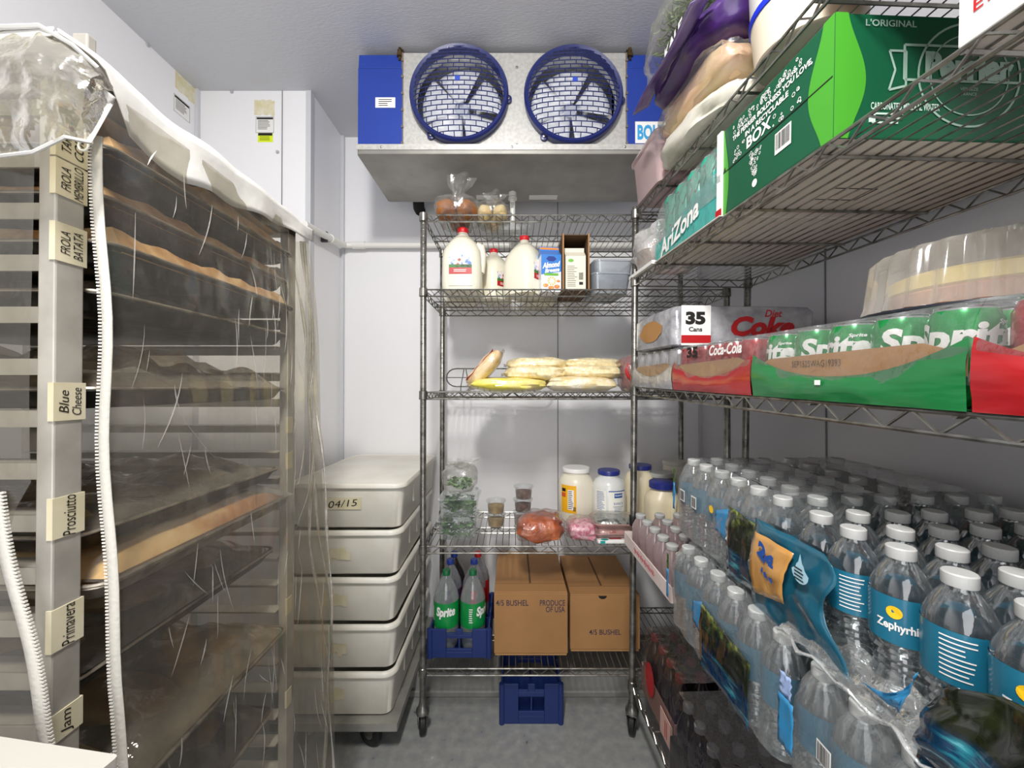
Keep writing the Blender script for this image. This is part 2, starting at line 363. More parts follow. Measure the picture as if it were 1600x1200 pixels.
# front plate with two round holes, built as ring fans
def plate_with_holes(x0, x1, zb, zt, centres, R, y):
    mb = MB(); n = 48
    xs = [x0, (centres[0][0]+centres[1][0])/2, x1]
    for i, (ccx, ccz) in enumerate(centres):
        a, b = xs[i], xs[i+1]; ins = []; outs = []
        for k in range(n):
            th = 2*PI*k/n; dx, dz = math.cos(th), math.sin(th)
            tt = min([((b-ccx)/dx if dx > 1e-9 else (a-ccx)/dx if dx < -1e-9 else 9), ((zt-ccz)/dz if dz > 1e-9 else (zb-ccz)/dz if dz < -1e-9 else 9)])
            ins.append((ccx+R*dx, y, ccz+R*dz)); outs.append((ccx+tt*dx, y, ccz+tt*dz))
        # snap corners
        for X, Z in ((a, zb), (a, zt), (b, zb), (b, zt)):
            j = min(range(n), key=lambda q: (outs[q][0]-X)**2+(outs[q][2]-Z)**2); outs[j] = (X, y, Z)
        back = [(p[0], y+.03, p[2]) for p in ins]
        mb._add(ins+outs+back, [(k, (k+1) % n, n+(k+1) % n, n+k) for k in range(n)]+[(k, 2*n+k, 2*n+(k+1) % n, (k+1) % n) for k in range(n)])
    return mb
FC = [(cx(717), cz(150)), (cx(894), cz(152))]
RG = .197
plate_with_holes(cx(627), cx(979), z0, z1, FC, .18, YE).build('front_panel', GALV, U, smooth=False)
b = MB(); b.b2((cx(627), YE+.02, z1-.012), (cx(979), 1.93, z1)); b.b2((cx(627), 1.9, z0), (cx(979), 1.93, z1)); b.b2((cx(627), YE+.02, z0), (cx(979), 1.93, z0+.01)); b.build('casing', GALV, U, smooth=False)
# coil behind the fans
b = MB(); b.b2((cx(630), 1.80, z0+.02), (cx(977), 1.86, z1-.02))
for i in range(150): x = cx(632)+i*(cx(975)-cx(632))/149; b.b2((x, 1.785, z0+.02), (x+.0012, 1.80, z1-.02))
b.build('coil', mat('coil_fins', '#fafafa', .4, .0), U, smooth=False)
for nm, xa, xb in (('end_panel', 557, 627), ('end_panel', 979, 1051)):
    b = MB(); xa_, xb_ = cx(xa), cx(xb)
    zs = z1-.065
    b.poly([(xa_, YE-.004, z0), (xb_, YE-.004, z0), (xb_, YE-.004, zs), (xb_, YE+.004, z1), (xa_, YE+.004, z1), (xa_, YE-.004, zs)][:3]+[(xa_, YE-.004, zs)], (0, .35, 0))
    b.poly([(xa_, YE-.001, zs+.002), (xb_, YE-.001, zs+.002), (xb_, YE+.006, z1-.002), (xa_, YE+.006, z1-.002)], (0, .33, 0))
    b.build(nm, BLUE, U, smooth=False, bevel=.003)
    b = MB()
    xe = xb_ if xa == 557 else xa_
    for q in range(6): b.b2((xe-.004, YE-.007, z0+.03+q*.068), (xe+.004, YE+.01, z0+.04+q*.068))
    b.b2((xe-.003, YE-.003, z0), (xe+.003, YE+.02, z1)); b.build('edge_gasket', mat('edge_brown', '#6e6354', .6), U, smooth=False)
def grill(c, R):
    mb = MB(); y0 = YE-.012
    def dome(x, z): r = math.sqrt(x*x+z*z)/R; return -.012-.058*math.sqrt(max(0, 1-r*r))**.8
    th = .0023
    n = 21; rows = []
    for k in range(n):
        z = R*(-.95+1.9*k/(n-1)); rows.append(z); h = math.sqrt(max(R*R*.985-z*z, 1e-5)); N = 14
        mb.tube([(c[0]+h*(-1+2*i/N), YE+dome(h*(-1+2*i/N), z), c[1]+z) for i in range(N+1)], th, 4)
    for k in range(n-1):
        za, zb = rows[k], rows[k+1]; zc = (za+zb)/2; h = math.sqrt(max(R*R*.96-zc*zc, 0)); st = .044; x = -R+(st/2 if k % 2 else 0)
        while x < h:
            if abs(x) < h: mb.tube([(c[0]+x, YE+dome(x, za), c[1]+za), (c[0]+x, YE+dome(x, zb), c[1]+zb)], th*.8, 4)
            x += st
    g = mb.build('fan_grill', NAVY, U)
    rg = MB(); N = 56
    prof = [(R+.004, 0), (R+.006, -.03), (R, -.038), (R-.012, -.034), (R-.014, 0)]
    vs = []; 
    for i in range(N):
        a = 2*PI*i/N
        for r, y in prof: vs.append((c[0]+r*math.cos(a), YE+y, c[1]+r*math.sin(a)))
    K = len(prof); rg._add(vs, [(i*K+j, i*K+j+1, ((i+1) % N)*K+j+1, ((i+1) % N)*K+j) for i in range(N) for j in range(K-1)])
    for a in (-.06, -2.2, 1.7):
        q = Vector((c[0]+(R+.004)*math.cos(a), 0, c[1]+(R+.004)*math.sin(a)))
        rg.lathe([(.016, 0), (.016, .012), (.008, .014)], 14, (0, 0, 0), Matrix.Translation((q.x, YE, q.z)) @ Matrix.Rotation(PI/2, 4, 'X'))
    rg.build('grill_ring', NAVY, g)
    s = MB()
    for a in (-.06, -2.2, 1.7): s.lathe([(.006, 0), (.006, .018), (.003, .019)], 10, (0, 0, 0), Matrix.Translation((c[0]+(R+.006)*math.cos(a), YE, c[1]+(R+.006)*math.sin(a))) @ Matrix.Rotation(PI/2, 4, 'X'))
    s.build('grill_screw', POST, g)
    s = MB().box((c[0], YE-.071, c[1]+.025), (.02, .003, .018)); s.build('grill_badge', mat('badge_blue', '#2d49b4', .4), g)
    fb = MB()
    for k in range(5):
        a = k*PI/2.5+.4; fb = MB()
        fb.grid(lambda u, v: (c[0]+(.03+.138*u)*math.cos(a+(v-.5)*1.12), 1.655+.022*(v-.5), c[1]+(.03+.138*u)*math.sin(a+(v-.5)*1.12)), 6, 8)
        fb.build('fan_blade', mat('fan_blade_metal', '#e6e9f0', .4, .0), U, solid=.002)
    hb = MB().lathe([(.0, -.02), (.028, -.02), (.034, .0), (.034, .05)], 20, (0, 0, 0), Matrix.Translation((c[0], 1.67, c[1])) @ Matrix.Rotation(-PI/2, 4, 'X')); hb.tube([(c[0]-.17, 1.73, c[1]), (c[0]+.17, 1.73, c[1])], .005, 6)
    hb.build('fan_motor', mat('motor_blue', '#c2c8d6', .5), U)
for c in FC: grill(c, RG-.004)
# drain pan
b = MB(); xa, xb = -.62, .652; ya, yb = YE-.035, 1.955
b.rr([(cz(236)-.028, xb-xa, yb-ya, .012), (cz(236), xb-xa, yb-ya, .012)], 4, ((xa+xb)/2, (ya+yb)/2))
b.build('drain_pan', PANM, U, bevel=.002)
b = MB(); b.b2((xa-.001, ya-.003, cz(236)-.012), (xb+.001, ya, cz(236)+.01)); b.build('pan_lip', GALV, U)
b = MB()
for x_ in (-.52, 0, .45): b.lathe([(.004, 0), (.004, .004), (.001, .005)], 8, (0, 0, 0), Matrix.Translation((x_, ya-.003, cz(236)-.002)) @ Matrix.Rotation(PI/2, 4, 'X'))
for x_, z_ in ((0.02, z1-.06), (.02, z0+.03)): b.lathe([(.005, 0), (.005, .003), (.001, .004)], 8, (0, 0, 0), Matrix.Translation((x_, YE, z_)) @ Matrix.Rotation(PI/2, 4, 'X'))
b.build('panel_screw', POST, U)
for x0_, x1_ in ((743, 777), (826, 870)):
    b = MB(); s_ = 610/1.90; b.b2(((x0_-799)/s_, 1.885, cz(236)-.030), ((x1_-799)/s_, 1.925, cz(236)-.028)); b.build('warning_sticker', PAPER, U, smooth=False)
b = MB(); b.b2((cx(585), YE-.006, cz(167)), (cx(616), YE-.004, cz(151))); b.build('rating_label', PAPER, U, smooth=False)
b = MB(); finelines(b, lambda x, y: Vector((cx(600.5)+x, YE-.0065, cz(159)+y)), .055, 4, .008, .003, 2); b.build('label_lettering', INK, U, smooth=False)
b = MB(); b.b2((cx(992), YE-.006, cz(223)), (cx(1048), YE-.004, cz(189))); b.build('maker_plate', PAPER, U, smooth=False)
b = MB(); txt(b, 'BOHN', .128, .062, lambda x, y: Vector((cx(1020)+x, YE-.0068, cz(206)+y)), .04); b.build('maker_lettering', SKYB, U, smooth=False)
for px in (622, 985):
    b = MB(); X = cx(px); b.b2((X-.012, YE+.01, z1-.02), (X+.012, YE+.05, ZC)); b.tube([(X, YE+.005, z1-.03), (X, YE+.005, ZC)], .007, 8); b.lathe([(.014, -.008), (.014, .004)], 6, (X, YE+.005, ZC-.03))
    b.build('hanger_bracket', mat('brass_bolt', '#6b5636', .4, .6, c2='#2a2118', ns=30), U)
# ------------------------------------------------------------------ wire shelving
def zig(mb, a, b, n, h, r):
    a, b = Vector(a), Vector(b); d = (b-a)/n; pts = []
    for i in range(n+1):
        pts.append(a+d*i+Vector((0, 0, -.002 if i % 2 == 0 else -h)))
    mb.tube(pts, r, 5)
def shelf(parent, x0, x1, y0, y1, z, along='y', step=.026, h=.03, zp_=.034, mids=1):
    mb = MB()
    for zz, r in ((z-.003, .0032), (z-h, .0032)): mb.tube([(x0, y0, zz), (x1, y0, zz), (x1, y1, zz), (x0, y1, zz)], r, 6, closed=True)
    nx = max(2, int((x1-x0)/zp_)//2*2); ny = max(2, int((y1-y0)/zp_)//2*2)
    zig(mb, (x0, y0, z), (x1, y0, z), nx, h, .0024); zig(mb, (x0, y1, z), (x1, y1, z), nx, h, .0024)
    zig(mb, (x0, y0, z), (x0, y1, z), ny, h, .0024); zig(mb, (x1, y0, z), (x1, y1, z), ny, h, .0024)
    if along == 'y':
        n = int((x1-x0)/step)
        for i in range(1, n): x = x0+(x1-x0)*i/n; mb.tube([(x, y0, z-.0018), (x, y1, z-.0018)], .0018, 4)
        for k in range(mids):
            y = y0+(y1-y0)*(k+1)/(mids+1); mb.tube([(x0, y, z-.006), (x1, y, z-.006)], .0026, 5); mb.tube([(x0, y, z-h), (x1, y, z-h)], .0026, 5); zig(mb, (x0, y, z-.003), (x1, y, z-.003), nx, h-.003, .002)
    else:
        n = int((x1-x0)/step)
        for i in range(1, n): x = x0+(x1-x0)*i/n; mb.tube([(x, y0, z-.0018), (x, y1, z-.0018)], .0018, 4)
        for k in range(1, mids+1): y = y0+(y1-y0)*k/(mids+1); mb.tube([(x0, y, z-.006), (x1, y, z-.006)], .0035, 5)
    return mb.build('shelf', WIRE, parent)
def post(parent, x, y, za, zb, caster=True, r=.0125, cy=0, ca=0.0):
    mb = MB().lathe([(r, za), (r, zb-.004), (r*.8, zb), (0, zb)], 14, (x, y, 0))
    z = za+.02
    while z < zb: mb.lathe([(r, z), (r+.0004, z+.001), (r+.0004, z+.003), (r, z+.004)], 12, (x, y, 0), caps=False); z += .0254
    o = mb.build('post', POST, parent)
    return o
def collars(parent, x, y, zs, black=()):
    for z in zs: MB().lathe([(.0155, z-.032), (.0175, z-.03), (.0165, z+.002), (.0145, z+.004)], 14, (x, y, 0)).build('collar', POST, parent)
    if black:
        mb = MB()
        for z in black: mb.lathe([(.0145, z-.02), (.0155, z-.018), (.0155, z+.02), (.014, z+.022)], 14, (x, y, 0))
        mb.build('split_sleeve', BLACK, parent)
def caster(parent, x, y, zt, ang=0, r=.05, pm=None):
    M = T(x, y, 0, ang)
    b = MB(); b.lathe([(.014, zt+.03), (.018, zt+.01), (.026, zt), (.026, zt-.012), (.014, zt-.014)], 14, (0, 0, 0), M)
    for s in (-1, 1): b.poly([M @ Vector((s*.018, -.02, zt-.01)), M @ Vector((s*.018, .02, zt-.01)), M @ Vector((s*.018, .045, r)), M @ Vector((s*.018, .02, r-.012)), ], M.to_3x3() @ Vector((s*.003, 0, 0)))
    b.box((0, 0, zt-.012), (.042, .042, .004), M)
    c = b.build('caster', pm or POST, parent)
    wm = M @ Matrix.Translation((0, .03, r)) @ Matrix.Rotation(PI/2, 4, 'Y')
    MB().lathe([(.012, -.013), (r-.006, -.013), (r, -.008), (r, .008), (r-.006, .013), (.012, .013)], 28, (0, 0, 0), wm).build('wheel', BLACK, c)
    MB().lathe([(.0, -.0145), (.02, -.014), (.02, .014), (0, .0145)], 16, (0, 0, 0), wm).build('wheel_hub', mat('grey_hub', '#6d6d6b', .5), c)
    return c
BX0, BX1, BY0, BY1 = -.357, .864, 1.57, 2.0
BZ = [EYE+.698, EYE+.396, EYE-.018, EYE-.635, EYE-1.122]
BU = thing('wire_shelving_unit', 'chrome wire shelving unit on casters along the back wall under the cooler', 'shelf', T(0, 0, 0))
for z in BZ: shelf(BU, BX0, BX1, BY0, BY1, z)
for x in (BX0, BX1):
    for y in (BY0, BY1):
        post(BU, x, y, .13, EYE+(.70 if x < 0 or y > 1.7 else .39)); collars(BU, x, y, [z for z in BZ if z < EYE+.6 or x < 0 or y > 1.7])
        if y < 1.7 or True: caster(BU, x, y, .115, .25 if x < 0 else -.5)
# right unit frame: local x = towards the wall, local -y = towards the viewer, z = height over the eye at the far post
MR = Matrix.Translation((.479, 1.53, EYE)) @ Matrix.Rotation(math.radians(2.25), 4, 'Z') @ Matrix.Rotation(math.radians(1.6), 4, 'X')
def R(v, t, z, rz=0, rx=0, ry=0): return MR @ T(v, -t, z, rz, rx, ry)
RU = thing('wire_shelving_unit', 'long chrome wire shelving unit on the right side holding drink cases', 'shelf', MR)
SZ = [.684, .424, .002, -.60, -1.17]; RW, RL = .45, 1.50
for i, z in enumerate(SZ): shelf(RU, 0, RW, -RL, 0, z, 'x', .027, mids=6)
for v in (0, RW):
    for t_ in (0, RL):
        zb = -1.27+.028*t_
        post(RU, v, -t_, zb, .70); collars(RU, v, -t_, SZ, (-.525,) if (v == 0 and t_ == 0) else ())
        c = caster(RU, v, -t_, 1.40+zb-.012, -.5 if v == 0 else 1.9); c.matrix_basis = Matrix.Translation((0, 0, -1.40+.028*t_))
# ------------------------------------------------------------------ things on the back shelving
SB = lambda i: BZ[i]+.0005   # resting height of shelf i
def X_(px, D): return (px-799)/F*D
# milk jugs
def milk_jug(label, M, capc='#d8202a', group=None):
    t_ = thing('milk_jug', label, 'jug', M, group)
    b = MB(); b.rr([(0, .125, .125, .03), (.006, .145, .145, .035), (.03, .15, .15, .035), (.13, .15, .15, .04), (.165, .145, .145, .05), (.195, .118, .118, .05), (.222, .075, .075, .034), (.236, .042, .042, .021), (.25, .036, .036, .018)], 5)
    for k in (-1, 1): b.rr([(.02, .09, .004, .002), (.12, .09, .004, .002)], 2, (0, k*.0745))
    b.build('jug_body', mat('milk_white', '#eae6d4', .32, sss=.15, coat=.2), t_)
    b = MB(); b.tube([(.055, .0, .20), (.072, .0, .19), (.078, .0, .16), (.075, .0, .12), (.07, 0, .09)], [.014, .016, .014, .015, .016], 10).build('handle', MATS['milk_white'], t_)
    MB().lathe([(.0195, .245), (.0205, .247), (.0205, .262), (.019, .264), (0, .264)], 24, fr=lambda a, z: 1+.015*math.sin(a*24)).build('cap', mat('cap_red', capc, .4), t_)
    lb = MB(); fn = lambda x, y: Vector((x, -.0768, .10+y)); rect(lb, fn, .086, .072); L = lb.build('jug_label', mat('label_scene', '#dfe4ee', .45, stops=[(.38, '#4a78b8'), (.47, '#e8e8ec'), (.55, '#f0dcd8'), (.62, '#a4453a')], ns=40), t_, smooth=False)
    fn2 = lambda x, y: Vector((x, -.0774, .10+y))
    g = MB(); rect(g, fn2, .086, .012, 0, -.006); g.build('label_field', mat('grass_print', '#3f7c34', .5, c2='#2a3c22', ns=60), L, smooth=False)
    g = MB(); rect(g, fn2, .086, .024, 0, -.024); g.build('label_band', RED, L, smooth=False)
    g = MB(); fn3 = lambda x, y: Vector((x, -.0778, .077+y)); finelines(g, fn3, .05, 2, .006, .0025); g.build('label_lettering', PAPER, L, smooth=False)
    return t_
z = SB(1)
J = milk_jug('largest white milk jug with red cap and farm label facing out, front left', T(-.213, 1.69, z, 0) @ Matrix.Scale(1.1, 4))
copy_tree(J, T(-.25, 1.90, z, .1) @ Matrix.Scale(1.05, 4), 'milk jug standing behind the left-front milk jug, mostly hidden')
copy_tree(J, T(-.086, 1.83, z, .75) @ Matrix.Scale(.95, 4), 'shorter milk jug with red cap between the two bigger milk jugs, label turned right')
copy_tree(J, T(.055, 1.73, z, .95) @ Matrix.Scale(1.03, 4), 'white milk jug with red cap and label turned right, beside the blue almond drink carton')
copy_tree(J, T(.135, 1.92, z, .1), 'milk jug mostly hidden behind the blue almond drink carton')
def carton(name, label, M, w_, d_, h_, body, roof):
    t_ = thing(name, label, 'carton', M)
    b = MB(); b.b2((-w_/2, -d_/2, 0), (w_/2, d_/2, h_)); b.build('carton_body', body, t_, smooth=False, bevel=.001)
    b = MB(); b.poly([(-w_/2, -d_/2, h_), (-w_/2, d_/2, h_), (-w_/2, 0, h_+.03)], (w_, 0, 0)); b.b2((-w_/2, -.002, h_+.028), (w_/2, .002, h_+.045)); b.build('gable_top', roof, t_, smooth=False)
    return t_
w_, d_, h_ = .085, .085, .155
C1 = carton('almond_drink_carton', 'blue and white gable top carton with a flower print, left of the cardboard sleeve', T(.158, 1.66, z, .12) @ Matrix.Scale(1, 4), w_, d_, h_, mat('carton_white', '#eceef2', .35), mat('carton_blue', '#3b7fce', .35))
fn = lambda x, y: Vector((x, -d_/2-.0006, y)); fn2 = lambda x, y: Vector((x, -d_/2-.0011, y))
b = MB(); b._add([fn(-w_/2, .07), fn(w_/2, .085), fn(w_/2, h_), fn(-w_/2, h_)], [(0, 1, 2, 3)]); b._add([(w_/2+.0006, -d_/2, .08), (w_/2+.0006, d_/2, .07), (w_/2+.0006, d_/2, h_), (w_/2+.0006, -d_/2, h_)], [(0, 1, 2, 3)]); b.build('blue_field', MATS['carton_blue'], C1, smooth=False)
b = MB(); b._add([fn2(.0+.022*math.cos(a*PI/3), .137+.012*math.sin(a*PI/3)) for a in range(6)], [tuple(range(6))]); b.build('brand_badge', mat('navy_print', '#203a8a', .4), C1, smooth=False)
b = MB(); txt(b, 'Almond', .075, .024, lambda x, y: fn2(x, y+.112+x*.15), .05, .2); txt(b, 'Breeze', .062, .017, lambda x, y: fn2(x+.004, y+.09+x*.15), .04, .2); b.build('carton_lettering', PAPER, C1, smooth=False)
b = MB()
for k in range(10):
    a = k*PI/5; b._add([fn2(.002+.018*math.cos(a+q)*(1 if q else .4), .045+.018*math.sin(a+q)*(1 if q else .4)) for q in (0, -.2, .2)], [(0, 1, 2)])
b.build('flower_print', YEL, C1, smooth=False)
b = MB(); 
for x0_, y0_, r_ in ((-.024, .026, .012), (.024, .022, .012), (.0, .016, .013), (.03, .045, .008)): b._add([fn(x0_+r_*math.cos(a*PI/5), y0_+r_*.7*math.sin(a*PI/5)) for a in range(10)], [tuple(range(10))])
b.build('fruit_print', mat('fruit_print', '#dd7a3c', .5, c2='#e6b26a', ns=80), C1, smooth=False)
b = MB(); rect(b, fn2, .06, .01, 0, .072); b.build('green_band', mat('leafgreen', '#6db33c', .4), C1, smooth=False)
b = MB(); rect(b, lambda x, y: Vector((x, -.003, y)), w_*.95, .008, 0, h_+.038); b.build('orange_band', mat('orange_print', '#f08a24', .4), C1, smooth=False)
# cardboard sleeve standing open with a carton inside
t = thing('cardboard_sleeve', 'tall narrow cardboard sleeve open at the front, standing on the milk shelf', 'box', T(.263, 1.70, z))
b = MB(); ww, dd, hh = .105, .2, .235
for s in (-1, 1): b.b2((s*ww/2-.002, -dd/2, 0), (s*ww/2+.002, dd/2, hh))
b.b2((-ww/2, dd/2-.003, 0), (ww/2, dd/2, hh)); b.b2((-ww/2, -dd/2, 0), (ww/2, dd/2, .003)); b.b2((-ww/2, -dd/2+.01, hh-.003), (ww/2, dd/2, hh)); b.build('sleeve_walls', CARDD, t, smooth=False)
b = MB(); b.b2((-ww/2-.003, -dd/2-.002, 0), (-ww/2+.003, -dd/2, hh)); b.b2((ww/2-.003, -dd/2-.002, 0), (ww/2+.003, -dd/2, hh)); b.build('sleeve_edges', CARD, t, smooth=False)
C2 = carton('drink_carton', 'off-white gable top carton standing inside the open cardboard sleeve', T(.264, 1.655, z+.0035), .084, .084, .145, mat('carton_cream', '#e6e0cf', .4), MATS['carton_cream'])
b = MB(); f_ = lambda x, y: Vector((x-.014, -.0426, y+.06)); finelines(b, f_, .042, 12, .0075, .0022, 8); b.build('carton_print', mat('brown_print', '#6d6458', .6), C2, smooth=False)
b = MB(); rect(b, lambda x, y: Vector((x, -.0426, y)), .016, .012, .022, .03); bars(b, lambda x, y: Vector((x+.022, -.0426, y+.06)), .018, .03, 4); b.build('code_print', INK, C2, smooth=False)
b = MB(); b._add([(-.02+.012*math.cos(a*PI/6), -.0427, .125+.007*math.sin(a*PI/6)) for a in range(12)], [tuple(range(12))]); b.build('green_mark', mat('leafgreen', '#6db33c'), C2, smooth=False)
# clear tubs, nested stack
def ctub(label, M, w_, d_, h_, g):
    t_ = thing('clear_food_tub', label, 'container', M, g)
    MB().rr([(.001, w_*.86, d_*.86, .02), (h_*.9, w_*.97, d_*.97, .025), (h_*.93, w_, d_, .028), (h_, w_, d_, .028)], 4, capt=False).build('tub_body', film('frosted_plastic', '#e6eaee', '#cdd2d8', .30, .5, .15, .05, 8, .03), t_, solid=.0015)
    return t_
for i, (l, zz) in enumerate((('clear plastic food tub at the bottom of the nested pair on the milk shelf', 0), ('clear plastic food tub on top of the nested pair on the milk shelf', .055))):
    ctub(l, T(.41+.01*i, 1.75, z+zz, .1), .17, .24, .085, 'clear tubs on the milk shelf')
# top shelf: bagged rolls
def roll(name, label, M, sz, m_, seed, group):
    return tag(MB().blob(sz, seed, .12, 1.5, 18, 10, .9).build(name, m_, M=M), label, 'bread', group)
BRN = mat('brown_roll', '#a4672e', .6, c2='#7c4718', ns=12, bump=.3, bs=50)
PAL = mat('pale_roll', '#e2cfa0', .6, c2='#d1b47c', ns=12)
z = SB(0)
for i, (x, y) in enumerate(((-.275, 1.645), (-.19, 1.65), (-.235, 1.76))): roll('bread_roll', 'round brown bread roll inside the clear bag on the top shelf corner', T(x, y, z+.004), (.09, .1, .085), BRN, i, 'brown rolls in the clear bag')
for i, (x, y) in enumerate(((-.115, 1.66), (-.05, 1.66), (-.085, 1.75))): roll('bread_roll', 'pale dough coloured roll inside the small clear bag on the top shelf', T(x, y, z+.004), (.065, .09, .07), PAL, i+5, 'pale rolls in the small clear bag')
def bag(label, M, size, seed, neck=None, m_=None, amp=.18):
    t_ = thing('plastic_bag', label, 'bag', M)
    MB().blob(size, seed, amp, 3.5, 30, 18, .75).build('bag_film', m_ or CLEARBAG, t_)
    if neck:
        nx, ny, nz, nh, nr = neck
        b = MB(); 
        def fn(u, v):
            a = 2*PI*u; r = nr*(1.0-.55*math.sin(PI*min(v*1.6, 1))+.55*v); r *= 1+.25*math.sin(a*5+seed)*(.4+v)
            return Vector((nx+r*math.cos(a)+.02*v, ny+r*.6*math.sin(a), nz+nh*v+.006*math.sin(a*3)))
        b.grid(fn, 28, 9).build('bag_neck', m_ or CLEARBAG, t_)
    return t_
bag('clear knotted plastic bag of brown bread rolls on the left end of the top shelf', T(-.232, 1.70, z), (.20, .24, .115), 1, (0, -.08, .075, .10, .034))
bag('small clear plastic bag of pale rolls beside the knotted bag on the top shelf', T(-.083, 1.70, z), (.155, .2, .095), 2, (-.01, -.05, .07, .05, .03))
t = thing('foam_tray', 'pale lidded tray lying flat on the top wire shelf, seen through the wires', 'tray', T(-.02, 1.80, z)); MB().rr([(0, .2, .15, .02), (.02, .22, .17, .025), (.022, .22, .17, .025)], 4).build('tray_body', CLEAR, t); 
# shelf 3: bagged shredded cheese
z = SB(2)
CHZ = mat('shredded_cheese', '#f0e4bd', .3, c2='#e2cd98', ns=70, lo=.4, hi=.6, bump=.6, bs=95, coat=.6, bdist=.003)
CHY = mat('yellow_bag', '#efe15a', .3, c2='#f0dc96', ns=14, lo=.45, hi=.7, bump=.5, bs=50, coat=.6, bdist=.004)
CHW = mat('pale_cheese_bag', '#f2ead0', .3, c2='#e8cf94', ns=20, bump=.8, bs=70, coat=.6, bdist=.004)
def cbag(label, M, size, m_, seed, group=None, name='cheese_bag', seal=CLEARBAG):
    t_ = thing(name, label, 'bag', M, group)
    MB().blob((size[0]*1.05, size[1]*1.1, size[2]*1.15), seed, .15, 2.0, 40, 18, .6).build('bag_contents', m_, t_)
    b = MB()
    for s in (-1, 1):
        b.grid(lambda u, v: Vector((s*(size[0]/2-.008+.028*u), (v-.5)*size[1]*.8, size[2]*.45+.006*math.sin(v*9+seed)*u)), 3, 10)
    b.build('heat_seal', seal, t_, solid=.0008)
    return t_
cx3 = lambda px, D=1.66: X_(px, D)
cbag('yellow tinted bag of cheese lying at the bottom left of the cheese pile', T(cx3(792), 1.64, z, .04), (.30, .17, .05), CHY, 3, 'cheese')
cbag('pale bag of shredded cheese at the bottom right of the cheese pile', T(cx3(905), 1.65, z, -.03), (.27, .17, .055), CHW, 4)
cbag('bag of shredded cheese in the middle layer on the left', T(cx3(835, 1.68), 1.68, z+.045, .03), (.25, .17, .055), CHZ, 5)
cbag('bag of shredded cheese in the middle layer on the right', T(cx3(918, 1.68), 1.68, z+.05, -.08), (.25, .17, .055), CHZ, 6)
cbag('bag of shredded cheese on the top layer at the left', T(cx3(838, 1.72), 1.72, z+.088, -.03), (.25, .17, .052), CHZ, 7)
cbag('bag of shredded cheese on the top layer at the right', T(cx3(922, 1.72), 1.72, z+.09, .02), (.23, .17, .048), CHZ, 8)
t = cbag('cheese bag with a red stripe leaning up against the left end of the pile', Matrix.Translation((cx3(763), 1.67, z+.078)) @ Matrix.Rotation(-.85, 4, 'Y') @ Matrix.Translation((0, 0, -.01)), (.19, .15, .06), mat('pink_cheese_bag', '#e8d3ac', .3, c2='#d8b88a', ns=20, bump=.7, bs=80, coat=.6), 9)
b = MB(); b.grid(lambda u, v: Vector((-.085+.17*u, -.074+.03*v, .058+.002*math.sin(u*20))), 12, 2); b.build('red_stripe', RED, t, solid=.001)
t = cbag('clear bag with red band and pale cheese standing right of the cheese pile', T(cx3(985), 1.68, z, .0), (.085, .16, .13), film('crinkle_red_clear', '#ead8d8', '#b88a8a', .45, .5, .15, .9, 40, .2), 10)
b = MB(); b.grid(lambda u, v: Vector((-.04+.02*u+.03*v-.01*math.sin(v*6), -.082, .10-.10*v+.01*u)), 2, 10); b.grid(lambda u, v: Vector((-.035+.045*u, -.08, .115-.015*v)), 6, 2); b.build('red_band', RED, t, solid=.001)
MB().blob((.07, .13, .07), 3, .15, 3, 20, 10, .7).build('cheese', CHZ, t)
# oval wire label holder on the rear edge
t = thing('wire_label_holder', 'long oval chrome wire frame standing against the back edge of the cheese shelf', 'frame', T(0, 0, 0))
y = 1.985; sc_ = 610/y
def yy(px, py): return Vector(((px-799)/sc_, y, EYE+(605-py)/sc_))
pts = [yy(712+14*math.cos(a)*1.1, 590+14*math.sin(a)) for a in [PI/2+PI*k/8 for k in range(9)]]; pts += [yy(830, 576)]+[yy(845+14*math.cos(a), 590+14*math.sin(a)) for a in [-PI/2+PI*k/8 for k in range(9)]]
b = MB(); b.tube(pts, .0035, 6, closed=True); b.tube([yy(697, 590), yy(858, 590)], .0022, 5); b.tube([yy(724, 577), yy(719, 604)], .0025, 5); b.tube([yy(727, 577), yy(732, 604)], .0025, 5)
b.tube([yy(719, 604), Vector((yy(719, 604).x, y, z-.003))], .0025, 5); b.tube([yy(732, 604), Vector((yy(732, 604).x, y, z-.003))], .0025, 5)
b.build('wire_frame', WIRE, t)
# shelf 4
z = SB(3)
LEAF = mat('salad_leaf', '#3f6b35', .45, c2='#7f9f68', ns=16)
HERB = mat('herb_leaf', '#55733c', .5, c2='#a9b98a', ns=14)
def leaves(n, size, seed, s_=.02, c=(0, 0, 0), curl=.5, ell=False, ratio=.5):
    random.seed(seed); b = MB()
    for i in range(n):
        while True:
            q = [random.uniform(-1, 1) for _ in range(3)]
            if not ell or sum(a*a for a in q) < 1: break
        o = Vector((c[0]+q[0]*size[0]/2, c[1]+q[1]*size[1]/2, c[2]+(q[2]+1)*size[2]/2))
        M_ = Matrix.Translation(o) @ Matrix.Rotation(random.uniform(0, 6.3), 4, 'Z') @ Matrix.Rotation(random.uniform(-1, 1), 4, 'X') @ Matrix.Rotation(random.uniform(-.6, .6), 4, 'Y'); L = s_*random.uniform(.7, 1.3)
        b.grid(lambda u, v: M_ @ Vector(((u-.5)*L*2, (v-.5)*L*2*ratio*math.sin(PI*min(max(u, .08), .95)), curl*L*((u-.5)**2*2-(v-.5)**2))), 4, 2)
    return b
